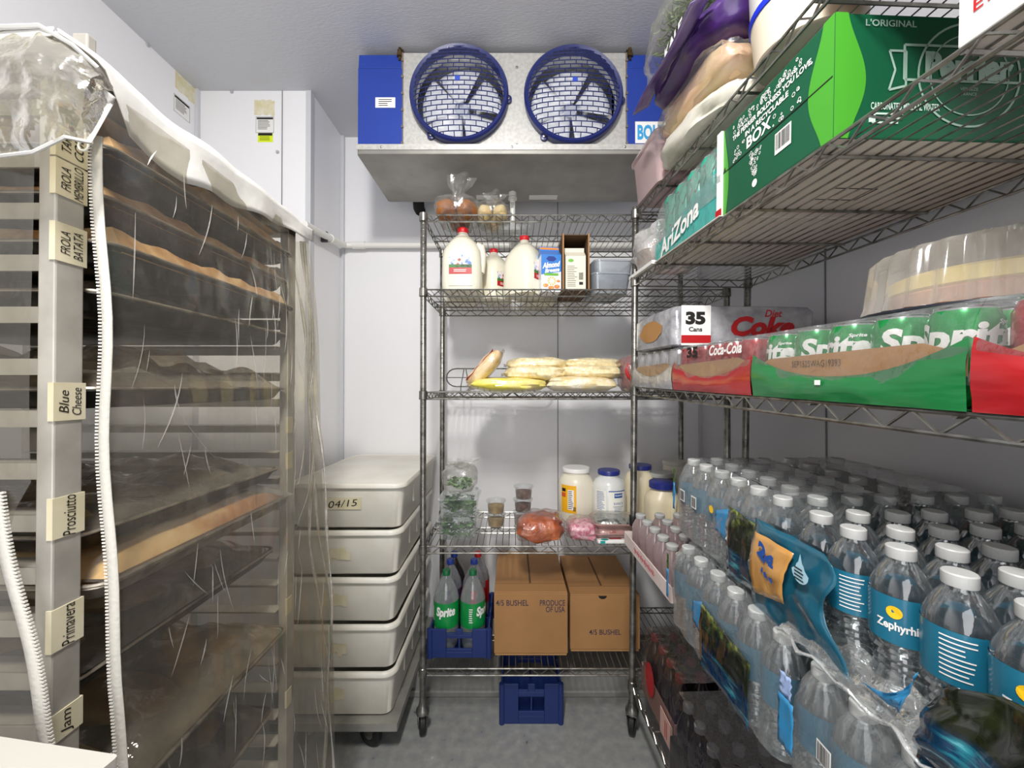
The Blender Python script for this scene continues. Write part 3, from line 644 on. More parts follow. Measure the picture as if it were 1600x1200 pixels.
def clamshell(label, M, seed, h_=.085):
    t_ = thing('salad_clamshell', label, 'container', M)
    w_, d_ = .165, .17
    MB().rr([(.001, w_*.86, d_*.86, .02), (h_*.75, w_*.98, d_*.98, .022), (h_*.78, w_+.008, d_+.008, .024), (h_*.82, w_+.008, d_+.008, .024), (h_*.84, w_*.95, d_*.95, .02), (h_, w_*.9, d_*.9, .02)], 4).build('clamshell_body', CLEAR, t_)
    leaves(110, (w_*.72, d_*.72, h_*.55), seed, .018, (0, 0, .01)).build('salad_leaves', LEAF, t_)
    return t_
clamshell('clear clamshell of salad leaves sitting directly on the wire shelf, bottom of the pair', T(X_(716, 1.70), 1.70, z, .03), 1, .095)
clamshell('clear clamshell of salad leaves stacked on the lower clamshell', T(X_(718, 1.71), 1.71, z+.0955, -.02), 2, .085)
t = bag('puffed clear bag with green leaves resting on the stacked clamshells', T(X_(718, 1.71), 1.71, z+.182), (.15, .16, .12), 5, (0, 0, .095, .04, .04))
leaves(130, (.11, .12, .05), 6, .013, (0, 0, .012), ell=True).build('green_leaves', mat('pale_leaf', '#8ba67c', .5, c2='#5c8050', ns=14), t)
def cup(label, M, fillm, g):
    t_ = thing('deli_cup', label, 'container', M, g)
    MB().lathe([(.0, .0), (.036, .001), (.040, .05), (.046, .052), (.046, .057), (.043, .058), (.0, .056)], 26, caps=False).build('cup_shell', CLEAR, t_)
    MB().lathe([(.0, .003), (.034, .003), (.037, .033), (.02, .037), (0, .036)], 22, caps=False).build('cup_contents', fillm, t_)
    return t_
TANF = mat('tan_sauce', '#b99a62', .5, c2='#97783f', ns=40, bump=.4, bs=90); BRF = mat('brown_contents', '#5a382c', .5, c2='#8d6d60', ns=50, bump=.5, bs=90)
for i, l in enumerate(('lower of the two clear deli cups of tan sauce', 'upper of the two clear deli cups of tan sauce')): cup(l, T(X_(774, 1.80), 1.80, z+i*.06), TANF, 'deli cups in two stacks')
for i, l in enumerate(('bottom cup of the three stacked clear deli cups of dark food', 'middle cup of the three stacked clear deli cups of dark food', 'top cup of the three stacked clear deli cups of dark food')): cup(l, T(X_(815, 1.82)+.003*i, 1.82, z+i*.06), BRF, 'deli cups in two stacks')
THINF = film('thin_film', '#fdfdfd', '#dddddd', .0, .12, .07, 1, 30, .02)
t = thing('meat_bag', 'clear bag of orange spiced shredded meat at the front of the food shelf', 'bag', T(X_(842, 1.645), 1.645, z, .1))
MB().blob((.19, .15, .10), 12, .22, 2.2, 30, 16, .6).build('bag_contents', mat('orange_meat', '#b9562c', .3, c2='#8e3c1c', ns=16, bump=.9, bs=40, coat=.8, bdist=.006, stops=[(.3, '#8e3c1c'), (.55, '#c2622f'), (.75, '#cf8050')]), t)
MB().blob((.205, .165, .115), 14, .25, 3, 30, 16, .65).build('bag_film', THINF, t)
t = thing('meat_bag', 'clear bag of pink sliced meat beside the orange meat bag', 'bag', T(X_(908, 1.66), 1.66, z, -.1))
MB().blob((.125, .13, .07), 16, .2, 2.5, 26, 14, .6).build('bag_contents', mat('pink_meat', '#d88a9a', .35, ns=60, bump=.8, bs=90, coat=.6, stops=[(.4, '#cf6f86'), (.55, '#e6b4bc')]), t)
MB().blob((.14, .145, .085), 17, .25, 3, 26, 14, .65).build('bag_film', THINF, t)
# meat trays
def mtray(label, M, top, name='meat_tray'):
    t_ = thing(name, label, 'tray', M)
    MB().rr([(0, .15, .11, .02), (.018, .185, .145, .025), (.02, .19, .15, .027), (.022, .185, .145, .025)], 4).build('tray_body', mat('foam_pink', '#b98f8b', .5), t_)
    MB().rr([(.015, .17, .13, .02), (.030, .155, .115, .03), (.033, .12, .08, .03)], 4).build('tray_contents', top, t_)
    MB().blob((.19, .15, .045), 19, .08, 3, 26, 10, .45).build('tray_film', CLEARBAG, t_)
    return t_
t = thing('printed_packet', 'white flat packet with teal and red print, lowest thing in front of the jars', 'packet', T(X_(958, 1.64), 1.645, z, 0)); MB().rr([(0, .16, .12, .008), (.014, .16, .12, .008)], 3).build('packet_body', PAPER, t, bevel=.003)
b = MB(); rect(b, lambda x, y: Vector((x, -.0607, y)), .02, .012, -.06, .007); b._add([(-.05+.016*math.cos(a*PI/6), -.05+.01*math.sin(a*PI/6), .0145) for a in range(12)], [tuple(range(12))]); b.build('teal_print', TEAL, t, smooth=False)
b = MB(); b.b2((-.03, -.045, .0142), (.02, -.03, .0146)); b.build('red_print', RED, t, smooth=False)
mtray('pink foam tray of wrapped meat lying on the printed packet', T(X_(956, 1.66), 1.665, z+.0146, .02), mat('raw_meat', '#9e5550', .4, c2='#c99b96', ns=25, coat=.5))
mtray('wrapped tray with foil coloured contents on top of the pink tray', T(X_(957, 1.67), 1.675, z+.048, -.05), mat('foil_bits', '#b9bcb8', .25, .7, c2='#4b544a', ns=45, bump=.8, bs=70, lo=.5, hi=.6))
# jars
def jar(name, label, M, R_, H, capc, body, capr=None, caph=.02, lid=None, sq=False, g=None):
    t_ = thing(name, label, 'jar', M, g); cr = capr or R_*.72
    n = 28
    MB().lathe([(R_*.86, 0), (R_*.97, .006), (R_, .02), (R_, H*.68), (R_*.96, H*.76), (R_*.82, H*.84), (cr*.95, H*.88), (cr*.95, H-caph)], n).build('jar_body', body, t_)
    MB().lathe([(cr, H-caph), (cr*1.04, H-caph+.002), (cr*1.04, H-.003), (cr, H), (0, H)], 30, fr=lambda a, z_: 1+.008*math.sin(a*30)).build('jar_lid', lid or mat('lid_'+capc, capc, .35), t_)
    return t_
HDPE = mat('hdpe_cream', '#e4decb', .35, sss=.1); MAYO = mat('mayo_cream', '#eadfc0', .35, sss=.1); HAZY = mat('hazy_jar', '#d8d5c6', .3)
s = 610/1.90
t = jar('condiment_jar', 'cream plastic gallon jar with white lid and yellow label on the food shelf', T(X_(899, 1.86), 1.86, z), .085, .255, '#e9e8e4', HDPE, .062)
b = MB(); arc_band(b, .085, .06, .185, -1.05, -.15); b.build('jar_label', mat('mustard_label', '#f2b51e', .45), t)
b = MB(); arc_band(b, .085, .075, .165, -.62, -.28, 6, .0010); b.build('facts_panel', PAPER, t, smooth=False)
b = MB(); fn = cyl(.085, .12, -.45, off=.0014); finelines(b, fn, .024, 10, .0085, .003, 4); arc_band(b, .085, .155, .17, -1.0, -.75, 4, .0012); bars(b, cyl(.085, .08, -.25, off=.0014), .012, .02); b.build('label_lettering', INK, t, smooth=False)
b = MB(); arc_band(b, .085, .13, .15, -1.03, -.75, 4, .0012); b.build('red_mark', mat('orange_red', '#d8552a', .5), t, smooth=False)
t = jar('dressing_jar', 'clear gallon jar with dark blue lid and white ranch label on the food shelf', T(X_(950, 1.80), 1.80, z), .075, .255, '#26307e', mat('ranch_jar', '#dedfdc', .2, coat=.5), .048)
b = MB(); arc_band(b, .075, .065, .175, -.25, .85); arc_band(b, .075, .085, .175, -1.1, -.4); b.build('jar_label', mat('label_cream', '#efeee4', .5), t)
b = MB(); arc_band(b, .075, .145, .165, .08, .62, 8, .0010); b.build('maker_badge', NBLUE, t, smooth=False); b = MB(); txt(b, "HELLMANN'S", .036, .007, cyl(.075, .156, .35, off=.0016), .03); b.build('badge_lettering', PAPER, t, smooth=False)
b = MB(); txt(b, 'RANCH', .045, .011, cyl(.075, .12, .35, off=.001), .0); txt(b, 'DRESSING', .05, .006, cyl(.075, .106, .35, off=.001)); finelines(b, cyl(.075, .093, .35, off=.001), .04, 3, .006, .0015); finelines(b, cyl(.075, .13, -.75, off=.001), .04, 12, .007, .0022, 5); arc_band(b, .075, .172, .176, -.25, .85, 10, .001); b.build('label_lettering', NBLUE, t, smooth=False)
jar('condiment_jar', 'cream jar with dark blue lid standing half hidden behind the front shelf post', T(X_(1000, 1.86), 1.87, z), .075, .265, '#26307e', MAYO, .05)
jar('pickle_jar', 'jar with grey lid and brown contents behind the handled mayonnaise jug', T(X_(1030, 1.85), 1.85, z), .07, .235, '#b4b4b0', mat('pickle_brown', '#6f5a2c', .25, c2='#a08a4e', ns=20), .06)
jar('condiment_jar', 'pale jar with off-white lid farthest right on the food shelf', T(X_(1053, 1.91), 1.92, z), .062, .275, '#c9c6bc', HDPE, .052)
t = thing('mayonnaise_jug', 'cream handled mayonnaise jug with dark blue cap, beside the water cases', 'jug', T(X_(1036, 1.68), 1.70, z, .1))
MB().rr([(0, .125, .12, .04), (.008, .14, .13, .045), (.14, .14, .13, .045), (.17, .13, .12, .05), (.19, .09, .09, .045), (.2, .085, .085, .042)], 6).build('jug_body', MAYO, t)
MB().lathe([(.052, .198), (.055, .2), (.055, .224), (.05, .228), (0, .228)], 30, fr=lambda a, z_: 1+.008*math.sin(a*30)).build('jug_cap', mat('lid_#26307e', '#26307e', .35), t)
MB().tube([(.02, -.066, .165), (.012, -.072, .14), (.01, -.072, .09), (.012, -.066, .05)], [.012, .014, .012, .01], 10).build('jug_handle', MAYO, t)
MB().rr([(.035, .05, .006, .003), (.16, .05, .006, .003)], 2, (.045, -.066)).build('grip_recess', mat('mayo_shade', '#dccb9c', .4), t)
# bottom shelf: bushel cartons
z = SB(4)
def bushel(label, M, w_, d_, h_, t1, t2, notch):
    t_ = thing('cardboard_carton', label, 'box', M)
    b = MB(); b.b2((-w_/2, -d_/2, 0), (w_/2, d_/2, h_)); b.build('carton_body', CARDL, t_, smooth=False, bevel=.003)
    b = MB(); b.b2((-w_/2-.002, -d_/2-.003, h_), (w_/2+.002, d_/2, h_+.005)); b.b2((-w_/2-.003, -d_/2-.004, .012), (w_/2+.003, -d_/2, h_)); b.build('carton_lid', CARD, t_, smooth=False, bevel=.002)
    b = MB(); b.b2((-.004, -d_/2+.07, h_+.0045), (.004, d_/2-.02, h_+.0058)); b.b2((-w_/2, -d_/2+.065, h_+.0048), (w_/2, -d_/2+.0665, h_+.0056)); b.build('flap_gap', CARDD, t_, smooth=False)
    if notch: b = MB(); b._add([(-.01+.018*math.cos(a*PI/8), -d_/2-.0046, h_-.000+.014*math.sin(a*PI/8)) for a in range(8, 17)], [tuple(range(9))]); b.build('hand_notch', INK, t_, smooth=False)
    b = MB(); fn = lambda x, y: Vector((x, -d_/2-.0048, y))
    for s_, ww, hh, x, y in t1:
        b = MB(); txt(b, s_, ww, hh, lambda a, c_, x=x, y=y: fn(a+x, c_+y), .01); b.build('carton_lettering', mat('purple_ink', '#3c3144', .6), t_, smooth=False)
    return t_
S = 610/1.63
bx0, bx1 = (771-799)/S, (886-799)/S
zb_ = z; 
bushel('brown cardboard carton printed with two corner captions, left of the pair on the bottom shelf', T((bx0+bx1)/2, 1.63+.21, z), bx1-bx0-.006, .40, .262, [('4/5 BUSHEL', .136, .024, -.078, .222), ('PRODUCE', .105, .024, .09, .222), ('OF USA', .08, .024, .102, .195)], None, False)
bushel('brown cardboard carton with one low caption and a hand notch, right of the pair', T(.394, 1.655+.2, z), .29, .38, .238, [('4/5 BUSHEL', .135, .022, .0, .085)], None, True)
# blue crates
def crate(label, M, w_, d_, h_):
    t_ = thing('bottle_crate', label, 'crate', M)
    b = MB(); th = .004
    def wall(axis, s, L, other):
        # wall made of panels round a handle slot
        def bx(a0, a1, z0_, z1_):
            if axis == 'x': b.b2((a0, s*other/2-th, z0_), (a1, s*other/2+th, z1_))
            else: b.b2((s*other/2-th, a0, z0_), (s*other/2+th, a1, z1_))
        bx(-L/2, -L*.22, 0, h_); bx(L*.22, L/2, 0, h_); bx(-L*.22, L*.22, 0, h_*.2); bx(-L*.22, L*.22, h_*.2, h_*.32); bx(-L*.22, L*.22, h_*.68, h_*.80)
        bx(-L*.22, -L*.06, h_*.8, h_*.86); bx(L*.06, L*.22, h_*.8, h_*.86); bx(-L*.06, L*.06, h_*.8, h_)
    for s in (-1, 1): wall('x', s, w_, d_); wall('y', s, d_, w_)
    b.b2((-w_/2, -d_/2, 0), (w_/2, d_/2, .006))
    b.build('crate_body', NAVYC, t_, smooth=False, bevel=.0015)
    b = MB(); b.b2((-.003, -d_/2, .006), (.003, d_/2, h_*.7)); b.b2((-w_/2, -.003, .006), (w_/2, .003, h_*.7))
    for s in (-1, 1): b.b2((-w_/2, s*d_/4-.002, .006), (w_/2, s*d_/4+.002, h_*.5))
    b.build('crate_dividers', NAVYC, t_, smooth=False)
    for sx in (-1, 1):
        for sy in (-1, 1): MB().lathe([(.012, 0), (.012, h_*1.0), (.009, h_+.002)], 10, (sx*w_*.5, sy*d_*.5, 0)).build('corner_post', NAVYC, t_)
    return t_
NAVYC = mat('crate_blue', '#1a2d66', .4)
crx0, crx1 = (668-799)/S, (766-799)/S
crate('blue plastic bottle crate holding green labelled soda bottles on the bottom shelf', T((crx0+crx1)/2, 1.63+.14, z), .245, .28, .118)
crate('empty blue plastic bottle crate on the floor under the shelving', T(X_(829, 1.70), 1.76, .0355) if False else T(X_(829, 1.64), 1.738, 0), .245, .20, .165)
# soda bottles
PET = film('pet_clear', '#eef2f2', '#c4ccce', .12, .5, .06, .15, 20, .05)
def soda(label, M, capm, liq, labm, text, g, k=1.0, tw=.07):
    t_ = thing('soda_bottle', label, 'bottle', M, g)
    MB().lathe([(.03, 0), (.048, .004), (.052, .02), (.054, .06), (.054, .16), (.054, .202), (.048, .23), (.034, .262), (.020, .288), (.014, .296), (.014, .305)], 26).build('bottle_body', liq, t_)
    MB().lathe([(.0165, .300), (.0165, .301), (.0165, .319), (.015, .321), (0, .321)], 20, fr=lambda a, z_: 1+.02*math.sin(a*20)).build('bottle_cap', capm, t_)
    MB().lathe([(.0548, .095), (.0548, .2)], 30, caps=False).build('bottle_label', labm, t_)
    if text:
        b = MB(); txt(b, text, tw, .05, cyl(.0548, .16, text == 'Sprite' and -.15 or .0, off=.0008), .05, .15); finelines(b, cyl(.0548, .15, -1.35, off=.001), .016, 7, .009, .004); b.build('label_lettering', PAPER, t_, smooth=False)
    return t_
SPR = film('sprite_pet', '#f0f2f2', '#c2c8c8', .22, .5, .06, .1, 20, .05)
SPL = mat('sprite_label', '#128a42', .3, coat=.3)
GC = mat('green_cap', '#17703f', .4); BC = mat('blue_cap', '#2544a4', .4)
s1 = soda('big soda bottle with green cap and green label, front left in the blue crate', T(-.285, 1.705, z+.008, .25), GC, SPR, SPL, 'Sprite', 'bottles in the blue crate', tw=.085)
copy_tree(s1, T(-.170, 1.705, z+.008, 1.3), 'big soda bottle with green cap, front right in the blue crate')
COLA = mat('cola_dark', '#2a2328', .12, coat=1)
CL2 = film('clear_soda', '#e8e8ea', '#b2b4ba', .3, .5, .06, .1, 20, .05)
soda('soda bottle with blue cap behind the left green labelled bottle', T(-.285, 1.81, z+.008), BC, CL2, mat('dark_label', '#2b2f52', .4), None, 'bottles in the blue crate')
soda('soda bottle with blue cap behind the right green labelled bottle', T(-.175, 1.81, z+.008), BC, CL2, RED, None, 'bottles in the blue crate')
soda('soda bottle with blue cap in the last row of the crate at the left', T(-.28, 1.90, z+.002), BC, COLA, mat('dark_label', '#2b2f52', .4), None, 'bottles in the blue crate')
soda('soda bottle with red cap in the last row of the crate', T(-.165, 1.90, z+.002), mat('cap_red', '#d8202a'), CL2, RED, None, 'bottles in the blue crate')

# ------------------------------------------------------------------ dough tubs on a dolly
TX, TD, TW, TL = -.645, 1.48, .457, .66
def tub(label, i, ztop, lid):
    t_ = thing('dough_tub', label, 'tub', T(TX-.006*i+(.012 if i == 0 else 0), TD+TL/2, ztop-.178, (.0, .012, -.01, .006, 0)[i]), 'white dough tubs stacked on the dolly')
    b = MB(); b.rr([(0.003, TW-.06, TL-.06, .03), (.009, TW-.045, TL-.045, .035), (.158, TW-.026, TL-.026, .04), (.161, TW, TL, .05), (.170, TW, TL, .05), (.1775, TW-.01, TL-.01, .05), (.1775, TW-.028, TL-.028, .04), (.165, TW-.04, TL-.04, .04)], 7, capt=lid)
    b.build('tub_body', TUB, t_, angle=50)
    for s in (-1, 1):
        for q in (-.2, .0, .2): MB().rr([(.06, .006, .03, .003), (.155, .006, .03, .003)], 2, (s*(TW/2-.0165), q*TL)).build('tub_rib', TUB, t_)
    fy = -TL/2+.0175
    if lid:
        b = MB(); b.rr([(.158, TW-.03, TL-.03, .04), (.172, TW-.03, TL-.03, .04), (.176, TW-.05, TL-.05, .035)], 6); b.build('tub_lid', TUB, t_)
        o = MB().box((-.012, -TL/2+.0135, .10), (.14, .001, .045)).build('tape_label', TAPE, t_, smooth=False)
        b = MB(); txt(b, '04/15', .11, .026, lambda x, y: Vector((-.012+x, -TL/2+.0122, .10+y+.08*x)), .0, .15); b.build('date_lettering', INK, o, smooth=False)
    else:
        b = MB(); random.seed(i)
        for k in range(5): b.box((-.05+.018*k, -TL/2+.0142, .085+random.uniform(-.008, .008)), (.0178, .001, random.uniform(.03, .05)))
        b.build('tape_residue', TAPE, t_, smooth=False)
    return t_
tz = [EYE-.366-.1785*i for i in range(5)]
for i, l in enumerate(('topmost white dough tub with flat lid and dated tape label', 'second white dough tub from the top of the stack', 'middle white dough tub of the stack of five', 'fourth white dough tub from the top of the stack', 'lowest white dough tub resting on the dolly')): tub(l, i, tz[i], i == 0)
zt = tz[4]-.178
t = thing('tub_dolly', 'low wheeled metal dolly carrying the stacked white dough tubs', 'dolly', T(TX-.025, TD+TL/2, 0))
b = MB(); b.rr([(zt-.030, TW+.025, TL+.02, .006), (zt-.001, TW+.025, TL+.02, .006)], 2); b.build('dolly_frame', mat('dolly_alu', '#a8a79f', .4, .5, c2='#8d8c86', ns=10), t)
for sx in (-1, 1):
    for sy in (-1, 1): caster(t, sx*(TW/2-.085), sy*(TL/2-.05), zt-.029, 1.15 if sx > 0 else -.3, .05)
# ------------------------------------------------------------------ bakery rack with pans and its vinyl cover
RK = thing('bakery_rack', 'tall aluminium bakery pan rack with taped flavour labels on the left, under a clear cover', 'rack', T(0, 0, 0))
RX0, RX1 = -1.20, -.548
DN, DF = .467, .955            # near and far ladders
ZT = EYE+.40
def rpost(x, d, dd=.032, wd=.021):
    b = MB(); b.b2((x-wd, d, .11), (x, d+dd, ZT)); return b.build('rack_post', ALU, RK, smooth=False, bevel=.002)
for d in (DN, DF):
    rpost(RX1, d); rpost(RX0+.021, d)
run0 = {}
LV = [EYE+.345-.064*k for k in range(25)]
for d, s in ((DN, 1), (DF, -1)):
    b = MB(); yb = d+.013 if s > 0 else d+.019
    b.b2((RX0+.021, yb-.0015, -.010), (RX1-.021, yb+.0015, .010)); b.b2((RX0+.021, yb, .0075), (RX1-.021, yb+s*.03, .010))
    o = b.build('runner', ALU, RK, smooth=False); o.location.z = LV[0]
    for z in LV[1:]: c = o.copy(); COL.objects.link(c); c.parent = RK; c.location.z = z
for x in (RX0, RX1-.021):
    for z in (.13, ZT-.02): b = MB(); b.b2((x, DN+.03, z), (x+.021, DF, z+.02)); b.build('cross_bar', ALU, RK, smooth=False, bevel=.002)
b = MB(); b.b2((RX0, DN, .11), (RX1, DN+.025, .14)); b.b2((RX0, DF, .11), (RX1, DF+.025, .14)); b.build('base_rail', ALU, RK, smooth=False)
b = MB(); b.b2((RX0, DN, ZT-.022), (RX1, DN+.03, ZT-.002)); b.build('top_rail', ALU, RK, smooth=False); b = MB(); b.b2((RX0, DF, ZT-.022), (RX1, DF+.03, ZT-.002)); b.build('top_rail', ALU, RK, smooth=False)
q = MB(); q.b2((-.568, .50, ZT-.03), (-.548, .512, ZT+.058)); q.b2((-.571, .498, ZT-.03), (-.566, .514, ZT+.05)); q.build('stop_bracket', ALU, RK, smooth=False, bevel=.002)
for x in (RX0+.03, RX1-.03):
    for d in (DN+.03, DF): caster(RK, x, d, .11, .3, .05)
# tape labels on the near right post
def ftxt(b, lines, zc, hgt):
    n = len(lines)
    for i, (s, ww) in enumerate(lines):
        off = ((i+.5)/n-.5)*.028
        txt(b, s, ww, .0105 if n > 1 else .014, lambda a, c_, off=off: Vector((RX1+.0016, DN+.0165-c_+off, zc+a)), .0, .25)
for lines, ya, yb in (([('TAK', .02), ('COR', .026)], 200, 249), ([('FROLA', .028), ('MEMBRILLO', .041)], 252, 308), ([('FROLA', .028), ('BATATA', .034)], 350, 410), ([('Blue', .028), ('Cheese', .034)], 598, 657), ([('Prosciutto', .05)], 775, 838), ([('Primavera', .05)], 945, 1010), ([('Jam', .03)], 1105, 1150)):
    za, zb = EYE+(605-yb)/1275, EYE+(605-ya)/1275
    b = MB(); b.b2((RX1-.006, DN-.0013, za), (RX1+.0012, DN+.034, zb)); l_ = b.build('tape_label', TAPE, RK, smooth=False)
    b = MB(); ftxt(b, lines, (za+zb)/2, 0); b.build('tape_lettering', INK, l_, smooth=False)
for y_ in (663, 718, 940, 1080):
    z_ = EYE+(605-y_)/625; b = MB(); b.b2((RX1-.004, DF-.001, z_-.02), (RX1+.001, DF+.02, z_+.02)); b.build('tape_label', TAPE, RK, smooth=False)
# pans
GOLD = mat('baked_crust', '#c98a3c', .5, ns=9, bump=.4, bs=40, stops=[(.3, '#6e3c14'), (.45, '#b87428'), (.6, '#e0b878'), (.8, '#ecd3a4')])
TANC = mat('pastry_tan', '#cfae80', .65, c2='#a67846', ns=22, lo=.42, hi=.62, bump=.3, bs=50)
def pan(label, k, m_, dx=0.0, rz=0.0, dz=0.0, inner=None):
    t_ = thing('sheet_pan', label, 'pan', T(-.885+dx, (DN+DF+.032)/2+.0, LV[k]+.0105+dz, rz), 'sheet pans in the rack')
    b = MB(); w_, d_ = .65, .443
    b.rr([(0, w_-.04, d_-.04, .02), (.004, w_-.03, d_-.03, .02), (.024, w_-.008, d_-.008, .022), (.0255, w_, d_, .024), (.023, w_+.004, d_+.004, .026), (.0275, w_+.002, d_+.002, .025), (.0278, w_-.010, d_-.010, .02)], 5, capt=False)
    b.build('pan_body', m_, t_, angle=60)
    b = MB(); b.rr([(.0275, w_+.002, d_+.002, .025), (.0278, w_-.010, d_-.010, .02), (.006, w_-.034, d_-.034, .02)], 5, capb=False); b.build('pan_interior', inner or PANIN, t_, angle=60)
    b = MB()
    N = 80; pts = []
    for q, (sx, sy) in enumerate(((1, 1), (-1, 1), (-1, -1), (1, -1))):
        for kk in range(6): a = PI/2*(q+kk/5); pts.append((sx*(w_/2-.024)+.024*math.cos(a), sy*(d_/2-.024)+.024*math.sin(a), .0265))
    b.tube(pts, .0028, 6, closed=True); b.build('rolled_rim', PANEDGE, t_)
    return t_
PTXT = [(1, 'dark burnt sheet pan on the highest occupied runner of the rack', BURNT, .03), (2, 'dark burnt sheet pan second from the top of the rack', BURNT, .02), (3, 'grey rimmed sheet pan third from the top of the rack', BURNT, .035), (4, 'sheet pan behind the vinyl level with the third tape label', BURNT, .02),
        (6, 'sheet pan just below eye level near the two line tape label', BURNT, .015), (9, 'sheet pan directly above the pan of golden bread', BURNT, .0), (10, 'sheet pan holding the golden flat bread', PANEDGE, .03), (12, 'sheet pan directly below the pan of golden bread', BURNT, -.01), (15, 'long grey sheet pan low in the rack holding a wrapped loaf', PANEDGE, .02), (18, 'lowest sheet pan visible in the rack', PANEDGE, -.01)]
FG = film('brown_bag_film', '#ece7dc', '#c8c0b0', .14, .25, .08, 1.0, 22, .12, bdist=.012)
def mound(t_, seed, h, x0=-.31, x1=.32, ov=0.0):
    def fn(u, v):
        x = x0+(x1-x0)*u; y = (v-.5)*.43
        e = min(1, 8*min(u, 1-u))*min(1, 7*min(v, 1-v)) if True else 1
        n = noise.noise(Vector((x*7+seed, y*9, seed*.3)))+.5*noise.noise(Vector((x*21+seed, y*25, 0)))
        return Vector((x, y, .012+e**.5*(h*(.65+.6*n))+.004))
    b = MB().grid(fn, 46, 32)
    o = b.build('bag_film', FG, t_); return o
def loaf_mesh(sz, seed): return MB().blob(sz, seed, .12, 2.2, 28, 12, .75)
nm = {0: 0, 1: 0, 2: 0}
LOAF = mat('pale_loaf', '#b79a6b', .6, c2='#8c6c42', ns=10, bump=.2, bs=40)
FILLC = {4: 'on the pan level with the third tape label', 6: 'on the pan just below eye level', 9: 'on the pan directly above the golden bread', 12: 'on the pan directly below the golden bread', 15: 'on the long low pan', 18: 'on the lowest visible pan'}
for k, lab, m_, dx in PTXT:
    t_ = pan(lab, k, m_, dx, (k % 3-1)*.004)
    zb = LV[k]+.0105+.0065; cx_ = -.885+dx; cy_ = (DN+DF+.032)/2
    if k in (1, 2, 3):
        o = thing('tart', {1: 'golden tart crust sheet in the topmost dark pan', 2: 'golden tart crust sheet in the second dark pan', 3: 'golden tart crust sheet in the third pan from the top'}[k], 'pastry', T(cx_, cy_, zb))
        b = MB(); hh = (0, .05, .042, .042)[k]
        b.grid(lambda u, v: Vector(((u-.5)*.640, (v-.5)*.42, .012+hh*(.78+.35*noise.noise(Vector((u*6+k, v*8, k))))*min(1, 60*min(u, 1-u))**.5*min(1, 40*min(v, 1-v))**.5)), 40, 30)
        b.rr([(0, .58, .38, .03), (.014, .585, .385, .03)], 4); b.build('tart_crust', TANC, o)
    elif k == 10:
        o = thing('flat_bread', 'golden brown flat bread filling a sheet pan, crust visible behind the zipper', 'bread', T(cx_+.01, cy_, zb+.0))
        b = MB(); b.grid(lambda u, v: Vector(((u-.5)*.60, (v-.5)*.40, .02+.034*(1-abs(2*u-1)**6)**.5*(1-abs(2*v-1)**5)**.5*(1+.15*noise.noise(Vector((u*9, v*6, 0)))))), 44, 28); b.rr([(0, .57, .37, .04), (.02, .6, .4, .05)], 4); b.build('crust', GOLD, o)
        t2 = thing('plastic_bag', 'thin clear plastic drawn over the golden flat bread', 'bag', T(cx_, cy_, zb)); b = MB(); b.grid(lambda u, v: Vector((-.31+.64*u, (v-.5)*.425, .022+.045*(1-abs(2*u-1)**6)**.5*(1-abs(2*v-1)**5)**.5*(1+.25*noise.noise(Vector((u*15, v*9, 3)))))), 50, 30); b.build('bag_film', CLEARBAG, t2)
    else:
        h = {4: .05, 6: .08, 9: .05, 12: .06, 15: .075, 18: .07}[k]
        t2 = thing('plastic_bag', 'crumpled clear plastic bag covering the loaves '+FILLC[k], 'bag', T(cx_, cy_, zb)); mound(t2, k, h)
        for j in range(3):
            sz = (.5, .11, min(h*.7, .045)) 
            tag(MB().blob(sz, k+j, .1, 2, 28, 10, .7).build('bread_loaf', LOAF, M=T(cx_-.01, cy_-.135+.135*j, zb+.001, (j-1)*.05)), 'pale long loaf under the plastic bag '+FILLC[k], 'bread', 'loaves '+FILLC[k])
o = thing('paper_sheet', 'tan baking paper sheet lying loose over the top pans, under the cover roof', 'paper', T(-.87, (DN+DF+.032)/2, LV[1]+.028))
b = MB(); b.grid(lambda u, v: Vector(((u-.5)*.62, (v-.5)*.41, .060+.005*math.sin(u*7+v*3)+.004*noise.noise(Vector((u*6, v*5, 1))))), 30, 20); b.build('paper', mat('baking_paper', '#d3b083', .7, c2='#c49d6d', ns=5), o, solid=.001)
# cover
CV = thing('rack_cover', 'clear zippered vinyl cover with a white top draped over the bakery rack', 'cover', T(0, 0, 0))
VIN = cover_mat(); WV = mat('white_vinyl', '#dddcd8', .4, c2='#cfcdc7', ns=12, bump=.3, bs=14, bdist=.01)
def nz(x, y, z, a): return a*noise.noise(Vector((x, y, z)))
zt = EYE+.415
xe = -.528
b = MB()
b.grid(lambda u, v: Vector((-1.24+(1.24+xe)*u, .448+.582*v, zt+nz(u*5, v*6, 0, .012)-.004*(u > .98))), 30, 24)
def vlo(v):   # how far the white edge hangs on the aisle side
    pts = [(0, .005), (.08, .012), (.15, .07), (.3, .085), (.5, .072), (.7, .05), (1, .03)]
    for (a, x), (c_, y) in zip(pts, pts[1:]):
        if v <= c_: return x+(y-x)*(v-a)/(c_-a)
    return .03
b.grid(lambda u, v: Vector((xe+.004*math.sin(v*23)*u+.003+nz(v*9, u*3, 2, .003)*u, .448+.582*v, zt+nz(5, v*6, 0, .012)-vlo(v)*u)), 6, 60)
b.grid(lambda u, v: Vector((-1.24+(1.24+xe)*v, .4465-.002*u, zt+nz(v*5, 0, 0, .012)-.012*u)), 3, 30)
b.build('cover_top', WV, CV, solid=.0015)
xfar = lambda z: -.539+.073*min(1, max(0, (EYE+.38-z)/1.05))
xnear = lambda z: -.5285+.036*min(1, max(0, (EYE+.3-z)/.7))
